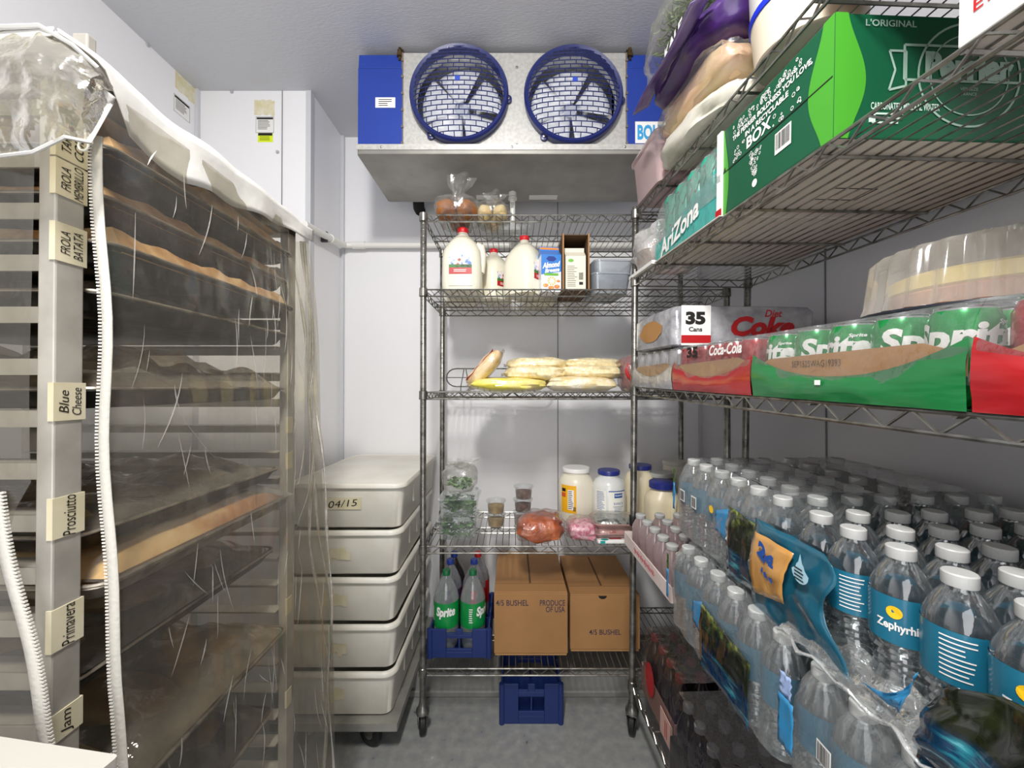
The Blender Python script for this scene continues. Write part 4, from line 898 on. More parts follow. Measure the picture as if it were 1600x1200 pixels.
def side(u, v):
    z = EYE+.385-(EYE+.385-.16)*v; a = xnear(z); c_ = xfar(z)
    x = a+(c_-a)*u+.010*math.sin(u*PI)+nz(u*3, z*1.6, 0, .012)+nz(u*12, z*2.2, 4, .006)*min(1, 3*u)
    return Vector((x, .489+.541*u+.008*math.sin(z*5)*u, z))
MB().grid(side, 60, 70).build('cover_side', VIN, CV)
b = MB(); random.seed(77)
for q in range(110):
    u0, v0 = random.uniform(.08, .97), random.uniform(.02, .8); L_ = random.uniform(.02, .10); du = random.uniform(-.25, .25) if random.random() < .6 else random.uniform(-.8, .8)
    n_ = 7; cv = random.uniform(-.3, .3)
    pts = [side(min(1, max(0, u0+(du*s/n_+cv*(s/n_)**2)*L_*2)), min(1, v0+L_*s/n_*.8))+Vector((.0015, -.0005, 0)) for s in range(n_+1)]
    r0 = random.uniform(.0004, .0012); b.tube(pts, [r0*math.sin(PI*(s+.4)/(n_+.8)) for s in range(n_+1)], 4)
o = b.build('cover_crease', film('crease_vinyl', '#f4f2ee', '#d8d6d0', .16, .12, .3, .3, 30, .05, gl=.2), CV); o['kind'] = 'stuff'
# far panel, seen through the rack
MB().grid(lambda u, v: Vector((xfar(EYE+.385-1.6*v)-(.72)*u, 1.03+.004*math.sin(u*20+v*9)+nz(u*6, v*4, 7, .01), EYE+.385-(EYE+.385-.16)*v)), 40, 30).build('cover_far_side', film('cover_vinyl_far', '#f2f0ea', '#c0bdb6', .04, .12, .15, .5, 14, .08, bdist=.01), CV)
# rear fold hem: bunched clear edge
for kx in range(3):
    pts = [Vector((xfar(z)+.002+.008*math.sin(z*7+kx*2)-.017*kx+.004*math.sin(z*17), 1.018+.006*kx+.008*math.sin(z*9+kx), z)) for z in [EYE+.38-(EYE+.2)*i/50 for i in range(51)]]
    MB().tube(pts, [.003+.0015*math.sin(i*.9+kx) for i in range(51)], 7).build('cover_fold', film('fold_vinyl', '#f2f0ea', '#cfccc4', .22, .35, .12, .6, 30, .15), CV)
# near curtain and its free zipper edge
def nedge(z):
    y = 605-(z-EYE)*1356
    if y < 790: return X_(38+6*math.sin(y*.01), .449)
    return X_(38-38*min(1, (y-790)/10)+0+75*(max(0, y-800)/340)**1.0 if y < 1600 else 160, .449)
MB().grid(lambda u, v: Vector((-1.24+(nedge(EYE+.28-1.5*v)+1.24)*u, .449+nz(u*7, v*5, 3, .012)-.004*math.sin(u*30), EYE+.28-1.5*v)), 34, 50).build('cover_near_side', VIN, CV)
ZIP = mat('zipper_tape', '#c6c3ba', .6, bump=.4, bs=200)
def zipper(pts, wdir, w_, side_):
    b = MB(); pts = [Vector(p) for p in pts]; W = Vector(wdir).normalized()*w_
    n = len(pts)-1
    b.grid(lambda u, v: pts[min(int(v*n), n-1)].lerp(pts[min(int(v*n), n-1)+1], v*n-min(int(v*n), n-1))+W*u, 2, n*3)
    z_ = b.build('zipper_tape', ZIP, CV, solid=.0016)
    b = MB(); L = 0; tot = sum((pts[i+1]-pts[i]).length for i in range(n)); m = int(tot/.0042)
    for i in range(m):
        s = i/m*n; k = min(int(s), n-1); q = pts[k].lerp(pts[k+1], s-k)+(W if side_ > 0 else Vector((0, 0, 0)))+W.normalized()*(.0013*side_)
        b.box(q, (.0042, .003, .002))
    b.build('zipper_teeth', mat('zipper_teeth_white', '#d3d0c8', .35), z_, smooth=False)
zl = [EYE+.315-(.315+EYE-.2)*i/40 for i in range(41)]
zipper([(xnear(z)+.001+.004*math.sin((z-EYE)*9)+.003*math.sin((z-EYE)*21), .486, z) for z in zl], (1, .25, 0), .0105, -1)
zipper([(X_(y_*75/340-800*75/340-10, .444)+.003*math.sin(y_*.02), .444, EYE+(605-y_)/1374) for y_ in range(770, 1300, 15)], (1, .1, 0), .012, 1)
# rolled clear flap over the near corner
top = [P(-80, 70, .446), P(0, 46, .446), P(60, 44, .447), P(112, 74, .45), P(150, 108, .462), P(172, 140, .49)]
bot = [P(-80, 235, .435), P(0, 244, .432), P(50, 238, .432), P(100, 214, .435), P(138, 222, .455), P(172, 160, .488)]
def lerpl(L, u):
    s = u*(len(L)-1); k = min(int(s), len(L)-2); return L[k].lerp(L[k+1], s-k)
def flap(u, v):
    p_ = lerpl(top, u).lerp(lerpl(bot, u), v); p_ += Vector((.003, -1, 0))*(.022*math.sin(PI*v)*(1-.6*u)+nz(u*8, v*5, 1, .007)); return p_
MB().grid(flap, 44, 26).build('rolled_flap', film('flap_vinyl', '#d6d2c4', '#bdb8a8', .22, .5, .1, .7, 16, .12, bdist=.015), CV)
MB().tube([lerpl(bot, i/30)+Vector((0, -.002, 0)) for i in range(31)], .0022, 6).build('white_hem', WV, CV)
MB().tube([lerpl(top, i/30)+Vector((0, -.003, .003)) for i in range(31)], .0026, 6).build('white_piping', WV, CV)
b = MB(); q = [P(150, 128, .482), P(176, 150, .486), P(140, 220, .478), P(120, 200, .47)]
b.grid(lambda u, v: q[0].lerp(q[1], u).lerp(q[3].lerp(q[2], u), v)+Vector((0, -.01*math.sin(PI*u), 0)), 10, 14); b.build('zipper_garage', film('hazy_vinyl', '#eeeeea', '#e6e5e0', .65, .3, .2, .5, 30, .1), CV, solid=.001)
b = MB(); c_ = P(134, 214, .47); b.box(c_, (.007, .004, .011)); b.tube([c_+Vector((.0+.006*math.cos(a*PI/6)-.003, -.003, -.011+.006*math.sin(a*PI/6))) for a in range(12)], .0013, 6, closed=True); b.build('zipper_pull', mat('zip_white', '#f4f3ee', .3), CV)
# white foam boxes at the bottom left corner
def foam(label, z0, z1):
    t_ = thing('foam_box', label, 'box', T(-.5, .3, z0, -.14))
    b = MB(); b.rr([(0, .198, .196, .004), (z1-z0-.03, .198, .196, .004)], 2); b.build('box_body', mat('foam_white', '#bcb9b1', .8, bump=.1, bs=90), t_, angle=30)
    b = MB(); b.rr([(z1-z0-.03, .204, .202, .004), (z1-z0-.0005, .204, .202, .004)], 2); b.build('box_lid', MATS['foam_white'], t_, angle=30)
foam('white foam box with flat lid in the lower left corner in front of the rack', EYE-.36-.30, EYE-.36)
foam('white foam box directly under the corner box, upper support of the pair below', EYE-.36-.60, EYE-.36-.30)
foam('white foam box standing on the floor at the bottom of the corner stack', 0, EYE-.36-.60)
# ------------------------------------------------------------------ things on the right shelving (v = towards the wall, t = towards the viewer, z over eye)
def rthing(name, label, cat, v, t_, z, group=None, rz=0, rx=0, ry=0): return thing(name, label, cat, R(v, t_, z, rz, rx, ry), group)
# ---- water bottles
WB = film('water_bottle_pet', '#f0f4f5', '#b4bcc0', .03, .34, .045, .2, 30, .03, gl=.8, bdist=.004)
WCAP = mat('bottle_cap_white', '#b9bab8', .4, sss=.1)
WLAB = mat('water_label', '#1c6a85', .35, coat=.4)
prof = [(.022, 0), (.030, .002), (.0325, .010)]
for i in range(7): zz = .016+i*.0095; prof += [(.0325-(.0035 if 2 < i < 6 else 0), zz), (.0302-(.0035 if 2 < i < 6 else 0), zz+.0045)]
prof += [(.0325, .083), (.0325, .148), (.031, .156), (.024, .172), (.0155, .184), (.0135, .188), (.0135, .192)]
def water(label, M, g, full=True):
    o = MB().lathe(prof, 20).build('water_bottle', WB, M=M); tag(o, label, 'bottle', g)
    MB().lathe([(.0155, .190), (.0158, .191), (.0158, .2035), (.0145, .205), (0, .205)], 18, fr=lambda a, z_: 1+.02*math.sin(a*18)).build('bottle_cap', WCAP, o)
    L = MB().lathe([(.0331, .086), (.0331, .146)], 24, caps=False).build('bottle_label', WLAB, o)
    return o, L
def jit(s): random.seed(s); return random.uniform(-.0015, .0015)
protoW = None
def wpack(v0, t0, z0, nt, nv, label, g, skip=lambda i, j: False, lift=0):
    global protoW
    for j in range(nt):
        for i in range(nv):
            if skip(i, j): continue
            M = R(v0+.034+.067*i+jit(i*7+j), t0+.034+.067*j+jit(j*5+i), z0+.001, (i*1.7+j*2.3) % 6.28)
            if protoW is None: protoW, _ = water(label, M, g)
            else: copy_tree(protoW, M, label, g)
WRAP = film('shrink_wrap', '#f8fafa', '#d3d6d7', .07, .26, .07, 1.0, 17, .08, bdist=.008)
WRAP_RIM = film('wrap_rim', '#f0f2f2', '#d2d4d4', .45, .4, .12, .9, 40, .15)
PRINT = None
def print_mat():
    m, nt, out = _new('printed_wrap'); b = nt.nodes.new('ShaderNodeBsdfPrincipled'); nt.links.new(b.outputs[0], out.inputs[0]); b.inputs['Roughness'].default_value = .14; b.inputs['Coat Weight'].default_value = .6
    tc = nt.nodes.new('ShaderNodeTexCoord'); sp = nt.nodes.new('ShaderNodeSeparateXYZ'); nt.links.new(tc.outputs['Object'], sp.inputs[0])
    n1 = _noise(nt, 55, 6); r1 = _ramp(nt, n1.outputs[0], [(.42, '#11150c'), (.52, '#39421a'), (.62, '#7d8838'), (.72, '#b6bb62')])
    n1b = _noise(nt, 38, 4); r1b = _ramp(nt, n1b.outputs[0], [(.4, '#0a0f0b'), (.7, '#1d2410')])
    n2 = _noise(nt, 22, 6, (1, 1, 5)); r2 = _ramp(nt, n2.outputs[0], [(.35, '#061c30'), (.55, '#0b3552'), (.68, '#2c8290'), (.8, '#8fd0cf')])
    def step(a, b_):
        mr = nt.nodes.new('ShaderNodeMapRange'); mr.inputs[1].default_value = a; mr.inputs[2].default_value = b_; nt.links.new(sp.outputs[2], mr.inputs[0]); return mr
    mxa = nt.nodes.new('ShaderNodeMixRGB'); nt.links.new(step(.115, .15).outputs[0], mxa.inputs[0]); nt.links.new(r1b.outputs[0], mxa.inputs[1]); nt.links.new(r1.outputs[0], mxa.inputs[2])
    mxb = nt.nodes.new('ShaderNodeMixRGB'); nt.links.new(step(.062, .072).outputs[0], mxb.inputs[0]); nt.links.new(r2.outputs[0], mxb.inputs[1]); nt.links.new(mxa.outputs[0], mxb.inputs[2])
    nt.links.new(mxb.outputs[0], b.inputs['Base Color'])
    n3 = _noise(nt, 20, 3, (1, 1, .4)); bp = nt.nodes.new('ShaderNodeBump'); bp.inputs['Strength'].default_value = .7; bp.inputs['Distance'].default_value = .01; nt.links.new(n3.outputs[0], bp.inputs['Height']); nt.links.new(bp.outputs[0], b.inputs['Normal'])
    return m
PRINT = print_mat()
def wrap_shell(b, L, W, H, seed, amp=.005, t_lo=0, inset=0):
    """closed film over a pack: L along t (local -y), W along v; origin at the pack's min corner, local coords"""
    lv = [(0, .012), (.01, .002), (.05, 0), (.1, -.002), (.15, .0), (.18, .012), (.204, .028), (.2085, .045)]
    per = []; n = 26
    for k in range(n): per.append((k/n, 0.0))
    for k in range(14): per.append((1.0, k/14))
    for k in range(n): per.append((1-k/n, 1.0))
    for k in range(14): per.append((0.0, 1-k/14))
    K = len(per); vs = []; fs = []
    for z, ins in lv:
        for (a, c_) in per:
            x = a; y = c_; cxx = (x-.5)*2; cyy = (y-.5)*2
            rr_ = 1-.06*max(0, abs(cxx)+abs(cyy)-1.8)*5
            px_ = W/2+cyy*(W/2+.003-ins)*rr_; py_ = L/2+cxx*(L/2+.003-ins)*rr_
            d = noise.noise(Vector((px_*14+seed, py_*14, z*9)))*amp+.5*amp*noise.noise(Vector((px_*40, py_*40, z*12+seed)))
            sc_ = 1 if z > .01 else .3
            dn = Vector((cyy if abs(cyy) > .99 else 0, cxx if abs(cxx) > .99 else 0, 0))
            bump_ = .0025*math.cos(2*PI*(py_/.067))*(1 if abs(cyy) > .99 else 0)+.0025*math.cos(2*PI*(px_/.067))*(1 if abs(cxx) > .99 else 0)
            vs.append((px_+dn.x*(d*sc_-bump_), -(py_+dn.y*(d*sc_-bump_)), z+(d if z > .19 else 0)))
    for i in range(len(lv)-1):
        for k in range(K): k2 = (k+1) % K; fs.append((i*K+k, i*K+k2, (i+1)*K+k2, (i+1)*K+k))
    b._add(vs, fs)
    b.grid(lambda u, v: Vector((.045+(W-.09)*u, -(.045+(L-.09)*v), .2085+noise.noise(Vector((u*6+seed, v*9, 1)))*.004)), 10, 18)
    return b
def patchside(b, t0, t1, z0, z1, v=-.0065, seed=0, nu=16, nv=14, curve=0, amp=.004):
    """printed sheet on the aisle side of a pack; t along, z up, edges may be given as functions"""
    f = lambda e, s: e(s) if callable(e) else e
    b.grid(lambda u, w: Vector((v-amp*noise.noise(Vector((u*4+seed, w*5, seed)))-curve*math.sin(PI*w), -(f(t0, w)+(f(t1, w)-f(t0, w))*u), f(z0, u)+(f(z1, u)-f(z0, u))*w)), nu, nv)
    return b
VT, VL = -.034, -.082           # aisle side of the upper and the lower layer
ZL = SZ[3]+.0005; ZU = ZL+.2095
nmW = 'clear water bottle with white cap inside the '
# lower layer, far and near; upper layer, far and near, and the packs behind them
wpack(VL, .50, ZL, 6, 4, nmW+'far case of the lower layer', 'bottles of the far lower water case')
wpack(VL, .915, ZL, 6, 4, nmW+'near case of the lower layer', 'bottles of the near lower water case')
wpack(VT, .43, ZU, 6, 4, nmW+'far case of the upper layer', 'bottles of the far upper water case')
wpack(VT, .85, ZU, 6, 4, nmW+'torn near case of the upper layer', 'bottles of the torn upper water case')
wpack(VT+.275, .43, ZU, 6, 3, nmW+'upper case next to the wall, far end', 'bottles of the far wall side water case')
wpack(VT+.275, .85, ZU, 6, 3, nmW+'upper case next to the wall, near end', 'bottles of the near wall side water case')
# bottles under the wall side cases, hidden but carrying them
wpack(VL+.275, .50, ZL, 6, 3, nmW+'lower case next to the wall, far end', 'bottles of the hidden lower cases')
wpack(VL+.275, .915, ZL, 6, 3, nmW+'lower case next to the wall, near end', 'bottles of the hidden lower cases near end')
def swrap(label, v0, t0, z0, nt, nv, seed):
    t_ = rthing('shrink_wrap', label, 'plastic wrap', v0, t0, z0)
    wrap_shell(MB(), .067*nt, .067*nv, .205, seed).build('wrap_film', WRAP, t_); return t_
w1 = swrap('clear printed shrink wrap round the far case of the lower layer', VL, .50, ZL, 6, 4, 1)
w2 = swrap('clear printed shrink wrap round the near case of the lower layer', VL, .915, ZL, 6, 4, 2)
w3 = swrap('clear printed shrink wrap round the far case of the upper layer', VT, .43, ZU, 6, 4, 3)
w4 = swrap('crinkled shrink wrap over the upper case next to the wall at the far end', VT+.275, .43, ZU, 6, 3, 4)
SKY_P = mat('sky_print', '#2f84b6', .25, coat=.5); LILAC = mat('lilac_print', '#9db3dd', .3, coat=.5); FOREST = mat('forest_print', '#2f4a22', .35, c2='#6e8a3a', ns=60)
ORG = mat('orange_printed', '#c08a45', .3, c2='#b98f5a', coat=.5); DTEAL = mat('dark_teal_print', '#15556b', .2, c2='#0c2f40', ns=8, coat=.6)
def deco(w, seed, tA, tB, tC, zt=.16, flags=True):
    """scenic panel between tB and tC, a thin colour flag between tA and tB"""
    b = MB(); patchside(b, tB, tC, lambda u: .004+.012*math.sin(u*3), lambda u: zt-.012*u, -.008, seed, curve=.004); b.build('scenic_print', PRINT, w, solid=.0006)
    b = MB(); patchside(b, tA, tB, lambda u: .085-.015*u, lambda u: .128+.02*u, -.007, seed+3, 8, 6); b.build('blue_flag', SKY_P, w, solid=.0006)
    b = MB(); patchside(b, .0, .012, .06, .135, -.006, seed+4, 4, 6); b.build('end_print', SKY_P, w, solid=.0006)
    b = MB(); patchside(b, .0, .010, .135, .175, -.005, seed+5, 4, 6); b.build('end_print', FOREST, w, solid=.0006)
deco(w3, 11, .215, .265, .43, .155); deco(w1, 12, .14, .18, .345, .145)
b = MB(); fn = lambda a, c_: Vector((-.0085, -a, c_))
for x0, y0 in ((.20, .125),): b._add([fn(x0+.010*math.cos(k*PI/10)*(1 if k % 2 else .8), y0+.010*math.sin(k*PI/10)*(1 if k % 2 else .8)) for k in range(20)], [tuple(range(20))])
b.build('sun_mark', YEL, w3, smooth=False)
b = MB(); 
for x0 in (.06, .12): rect(b, lambda a, c_, x0=x0: fn(a+x0, c_+.115), .026, .03)
b.build('code_panel', PAPER, w3, smooth=False)
b = MB(); bars(b, lambda a, c_: Vector((-.0092, -(a+.12), c_+.115)), .02, .024, 3); bars(b, lambda a, c_: Vector((-.0092, -(a+.06), c_+.115)), .02, .024, 4); b.build('code_lettering', INK, w3, smooth=False)
# near lower case: blue end stripe, barcode, sun label
b = MB(); patchside(b, -.004, .028, .06, .14, -.006, 21, 6, 8); b.build('end_print', SKY_P, w2, solid=.0006)
b = MB(); patchside(b, -.004, .02, .14, .175, -.004, 22, 6, 6); b.build('end_print', LILAC, w2, solid=.0006)
for i, x0 in enumerate((.085, .12)):
    b = MB(); rect(b, lambda a, c_: Vector((-.0075, -(a+x0), c_+.12-.02*i)), .024, .03); o = b.build('code_panel', PAPER, w2, smooth=False)
    b = MB(); bars(b, lambda a, c_: Vector((-.0082, -(a+x0), c_+.12-.02*i)), .02, .026, 7+i); b.build('code_lettering', INK, o, smooth=False)
b = MB(); patchside(b, .15, .225, lambda u: .05, lambda u: .10, -.008, 24, 8, 6); b.build('blue_flag', DTEAL, w2, solid=.0006)
b = MB(); b._add([Vector((-.0102, -(.19+.012*math.cos(k*PI/8)), .075+.012*math.sin(k*PI/8))) for k in range(16)], [tuple(range(16))]); b.build('sun_mark', YEL, w2, smooth=False)
b = MB(); patchside(b, .225, .39, .0, lambda u: .14-.01*u, -.008, 25, 10, 10); b.build('scenic_print', PRINT, w2, solid=.0006)
# torn wrap on the near upper case
tw = rthing('shrink_wrap', 'torn printed shrink wrap hanging open on the near case of the upper layer', 'plastic wrap', VT, .85, ZU)
b = MB(); patchside(b, -.06, lambda w: .09+.045*(1-w)**.5+.015*math.sin(w*9), lambda u: -.01, lambda u: .165, -.012, 31, 18, 16, .010, .008); b.build('teal_print', DTEAL, tw, solid=.0006)
b = MB(); patchside(b, -.045, lambda w: .03+.02*w, lambda u: .03+.02*u, lambda u: .145, -.023, 32, 10, 10, .010, .006); b.build('orange_print', ORG, tw, solid=.0006)
b = MB(); txt(b, '24', .042, .032, lambda a, c_: Vector((-.0345, -(a-.002), c_+.118-.5*a)), .06, .2); txt(b, '16.9', .03, .012, lambda a, c_: Vector((-.0355, -(a+.004), c_+.085-.4*a)), .05, .2); b.build('count_lettering', NBLUE, tw, smooth=False)
b = MB(); b._add([Vector((-.030, -(.072+.017*math.cos(k*PI/8)*(1 if math.sin(k*PI/8) < .3 else .6)), .125+(.017 if k not in (4,) else .03)*math.sin(k*PI/8))) for k in range(16)], [tuple(range(16))]); b.build('drop_mark', mat('pale_blue_print', '#a9cfdf', .4), tw, smooth=False)
b = MB(); finelines(b, lambda a, c_: Vector((-.0308, -(a+.072), c_+.122)), .022, 4, .0055, .0022, 3); b.build('drop_lettering', INK, tw, smooth=False)
b = MB(); b.grid(lambda u, w: Vector((.018-.05*w+.008*noise.noise(Vector((u*9, w*4, 2))), -(.03+.26*u), .042-.03*w+.012*noise.noise(Vector((u*7, w*5, 8))))), 34, 14); b.build('hanging_flap', film('loose_wrap', '#f2f4f3', '#b9bab8', .24, .4, .1, 1, 22, .2, bdist=.012), tw)
b = MB(); b.tube([(-.034+.005*math.sin(k), -(.03+.0125*k), .010+.006*math.sin(k*1.3)) for k in range(21)], [.003+.001*math.sin(k*2) for k in range(21)], 6); b.build('rolled_edge', WRAP_RIM, tw)
b = MB(); patchside(b, lambda w: .235+.025*(w)**.7, .42, lambda u: -.035-.02*u, lambda u: .10+.035*math.sin(u*PI*.8), -.022, 34, 26, 22, .014, .016); b.build('scenic_print', PRINT, tw, solid=.0006)
b = MB(); patchside(b, lambda w: .17+.05*w, lambda w: .219+.02*w, lambda u: .03+.0*u, lambda u: .04+.055*u, -.024, 35, 8, 8, .0, .006); b.build('blue_flag', SKY_P, tw, solid=.0006)
# lettered bottle labels on the three bare bottles
near = [o for o in COL.objects if o.get('group') == 'bottles of the torn upper water case']
near.sort(key=lambda o: (round(o.matrix_basis.translation.x*12), -o.matrix_basis.translation.y))
front = sorted(near, key=lambda o: -(MR.inverted() @ o.matrix_basis.translation).x*-1)[:6]
front.sort(key=lambda o: -(MR.inverted() @ o.matrix_basis.translation).y)
for idx, (o, kind) in enumerate(zip(front[1:5], ('facts', 'brand', 'facts', 'brand'))):
    q = o.matrix_basis.translation; vd = Vector((-q.x, -q.y, 0)); ang = math.atan2(vd.x, -vd.y)   # direction towards the aisle
    o.matrix_basis = Matrix.Translation(q) @ Matrix.Rotation(math.atan2(q.y, q.x)-PI/2, 4, 'Z')
    o['label'] = ('bare water bottle with fine print label in the torn upper case, farther of the two', 'bare water bottle with its brand name facing out in the torn upper case', 'bare water bottle with fine print label in the torn upper case, nearer of the two', 'bare water bottle at the near end of the torn upper case')[idx]
    b = MB()
    if kind == 'facts': finelines(b, cyl(.0331, .117, -.05), .03, 9, .0055, .0016, idx); bars(b, cyl(.0331, .116, .85), .014, .044, idx+1); b.build('label_print', PAPER, o, smooth=False)
    else:
        txt(b, 'Zephyrhills', .050, .014, cyl(.0331, .108, .0), .03); b.build('label_print', PAPER, o, smooth=False)
        b = MB(); b._add([cyl(.0331, .127, -.2)(.008*math.cos(k*PI/8), .008*math.sin(k*PI/8)) for k in range(16)], [tuple(range(16))]); b.build('sun_mark', YEL, o, smooth=False)
# ---- tray of small bottles
TP = mat('tray_print', '#d9c6c2', .6, c2='#e6dad6', ns=12)
t = rthing('bottle_tray', 'pale printed cardboard tray holding small bottles, sticking out beside the water cases', 'tray', .075, .235, SZ[3]+.0005, rz=-.0)
b = MB(); w_, l_ = .24, .40
for s in (-1, 1): b.b2((s*w_/2-.002, -l_/2, 0), (s*w_/2+.002, l_/2, .045)); b.b2((-w_/2, s*l_/2-.002, 0), (w_/2, s*l_/2+.002, .045))
b.b2((-w_/2, -l_/2, 0), (w_/2, l_/2, .003)); b.build('tray_walls', TP, t, smooth=False)
b = MB(); b.tube([(-w_/2-.0026, .09-.003*k, .024+.008*math.sin(k*1.7)*(1+.4*math.sin(k*.6))) for k in range(60)], .0011, 4); b.build('tray_lettering', mat('faded_red', '#a4545a', .6), t, smooth=False)
SMB = film('small_bottle_pet', '#dccfce', '#b39c9c', .5, .4, .08, .1, 10, .05)
s0 = None
for i in range(3):
    for j in range(6):
        M = R(.075-.112+.04+.072*i, .235-.2+.036+.066*j, SZ[3]+.004)
        if s0 is None:
            s0 = tag(MB().lathe([(.024, 0), (.03, .004), (.031, .06), (.029, .08), (.018, .1), (.015, .108)], 20).build('small_bottle', SMB, M=M), 'small round pinkish bottle with white cap standing in the pale printed tray', 'bottle', 'small bottles in the tray')
            MB().lathe([(.0175, .106), (.0185, .108), (.0185, .119), (.016, .121), (0, .121)], 20).build('bottle_cap', WCAP, s0)
        else: copy_tree(s0, M)
# ---- dark bottles on the bottom shelf
def dark(label, M, capm, liq, g):
    o = tag(MB().lathe([(.024, 0), (.031, .004), (.0325, .02), (.0305, .09), (.0325, .13), (.031, .155), (.022, .185), (.0125, .205), (.0125, .212)], 18).build('soda_bottle', liq, M=M), label, 'bottle', g)
    MB().lathe([(.0155, .208), (.0155, .225), (.013, .227), (0, .227)], 16).build('bottle_cap', capm, o); return o
ZB = SZ[4]+.0005
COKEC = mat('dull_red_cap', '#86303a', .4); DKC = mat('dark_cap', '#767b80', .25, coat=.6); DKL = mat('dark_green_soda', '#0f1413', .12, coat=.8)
d0 = None
for i in range(4):
    for j in range(4):
        M = R(.03+.036+.071*i, .03+.034+.067*j, ZB+.002)
        if d0 is None: d0 = dark('cola bottle with red cap in the printed case on the bottom shelf', M, COKEC, COLA, 'cola bottles on the bottom shelf')
        else: copy_tree(d0, M)
d1 = None
for i in range(6):
    for j in range(9):
        M = R(.036+.070*i, .345+.034+.067*j, ZB+.002)
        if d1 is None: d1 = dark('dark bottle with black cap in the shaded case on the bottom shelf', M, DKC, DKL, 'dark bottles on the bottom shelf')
        else: copy_tree(d1, M)
def lowcase(label, v0, t0, L, W, m_, art):
    t_ = rthing('bottle_case', label, 'case', v0, t0, ZB); H = .235
    b = MB(); b.b2((-.003, -L, 0), (0, 0, .10)); b.b2((0, -L-.003, 0), (W, -L, .10)); b.b2((0, 0, 0), (W, .003, .1)); b.build('case_tray', m_, t_, smooth=False)
    b = MB(); b.grid(lambda u, w: Vector((-.005+.03*w**3+.003*noise.noise(Vector((u*8, w*6, 1))), .004-(L+.008)*u, .002+H*w)), 20, 12); b.grid(lambda u, w: Vector((.025+(W-.03)*u, .004-(L+.008)*w, H+.003*noise.noise(Vector((u*6, w*6, 5))))), 12, 14); b.build('wrap_film', film('dark_wrap', '#e8e4e2', '#8a8080', .03, .10, .1, .8, 24, .03), t_)
    if art:
        b = MB(); b._add([Vector((-.0075, -(.09+.04*math.cos(k*PI/10)), .10+.06*math.sin(k*PI/10))) for k in range(20)], [tuple(range(20))]); b.build('red_disc', RED, t_, smooth=False)
        b = MB(); b.b2((-.0085, -L+.0, .0), (-.0065, -L+.09, .085)); b.build('pink_panel', mat('pink_card', '#cfa79c', .6), t_, smooth=False)
        b = MB(); finelines(b, lambda a, c_: Vector((-.0092, -(L-.045)-c_, .043+a)), .06, 2, .012, .005); b.build('case_lettering', RED, t_, smooth=False)
lowcase('film wrapped case with pink and red print round the red capped bottles', .03, .03, .275, .29, mat('pink_card2', '#b78f86', .6), True)
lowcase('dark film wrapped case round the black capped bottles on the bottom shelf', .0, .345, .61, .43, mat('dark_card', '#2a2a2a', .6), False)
# ---- soda can cases on the middle shelf
CANP = [(.022, 0), (.026, .002), (.033, .012), (.033, .105), (.0285, .117), (.0265, .119), (.0275, .1215), (.0262, .1225), (.025, .118), (0, .117)]
ALC = mat('can_aluminium', '#c9cacc', .25, .85)
def can(label, M, col, text, g, capm=None):
    o = tag(MB().lathe(CANP[:5], 28, caps=False).build('soda_can', col, M=M), label, 'can', g)
    MB().lathe(CANP[4:], 28, caps=False).lathe([(.022, 0), (.0262, .002)], 20).build('can_top', ALC, o)
    if text:
        b = MB(); txt(b, text, .115, .046, cyl(.033, .080, 0), .04, .12); b.build('can_lettering', PAPER, o, smooth=False); b = MB(); txt(b, text.lower() if False else text, .022, .007, cyl(.033, .1, 1.25), .03, .2); finelines(b, cyl(.033, .075, 1.35), .02, 6, .006, .002); b.build('can_print', PAPER, o, smooth=False)
    return o
ZM = SZ[2]+.0005
def canrow(label, col, text, t0, n, rows, z, g, pitch=.0668, rot=None):
    first = None
    for i in range(rows):
        for j in range(n):
            M = R(.036+.0668*i, t0+.034+pitch*j, z+.003, (rot[(i*n+j) % len(rot)] if rot else 0))
            if first is None: first = can(label, M, col, text, g)
            else: copy_tree(first, M)
SC = mat('can_green', '#0e8a40', .22, .35, coat=.5); CR = mat('can_red', '#a3161f', .22, .35, coat=.5); CS = mat('can_silver', '#c3c3c6', .25, .6)
CVF = film('case_film', '#fafafa', '#c9cbcb', .03, .22, .07, .8, 26, .05)
SPF = mat('green_film', '#0c7438', .2, c2='#0a622e', ns=14, bump=.9, bs=22, stretch=(1, .25, 1), coat=.5, bdist=.006)
RDF = mat('red_film', '#a9161d', .2, c2='#8f1017', ns=14, bump=.9, bs=22, stretch=(1, .25, 1), coat=.5, bdist=.006)
SVF = mat('silver_film', '#b6b6ba', .25, .2, c2='#8f9095', ns=18, bump=1.0, bs=28, coat=.4, bdist=.006)
KRAFT = mat('kraft_tray', '#b3844f', .75, c2='#a5763f', ns=6, bump=.2, bs=40, stretch=(6, 1, 1))
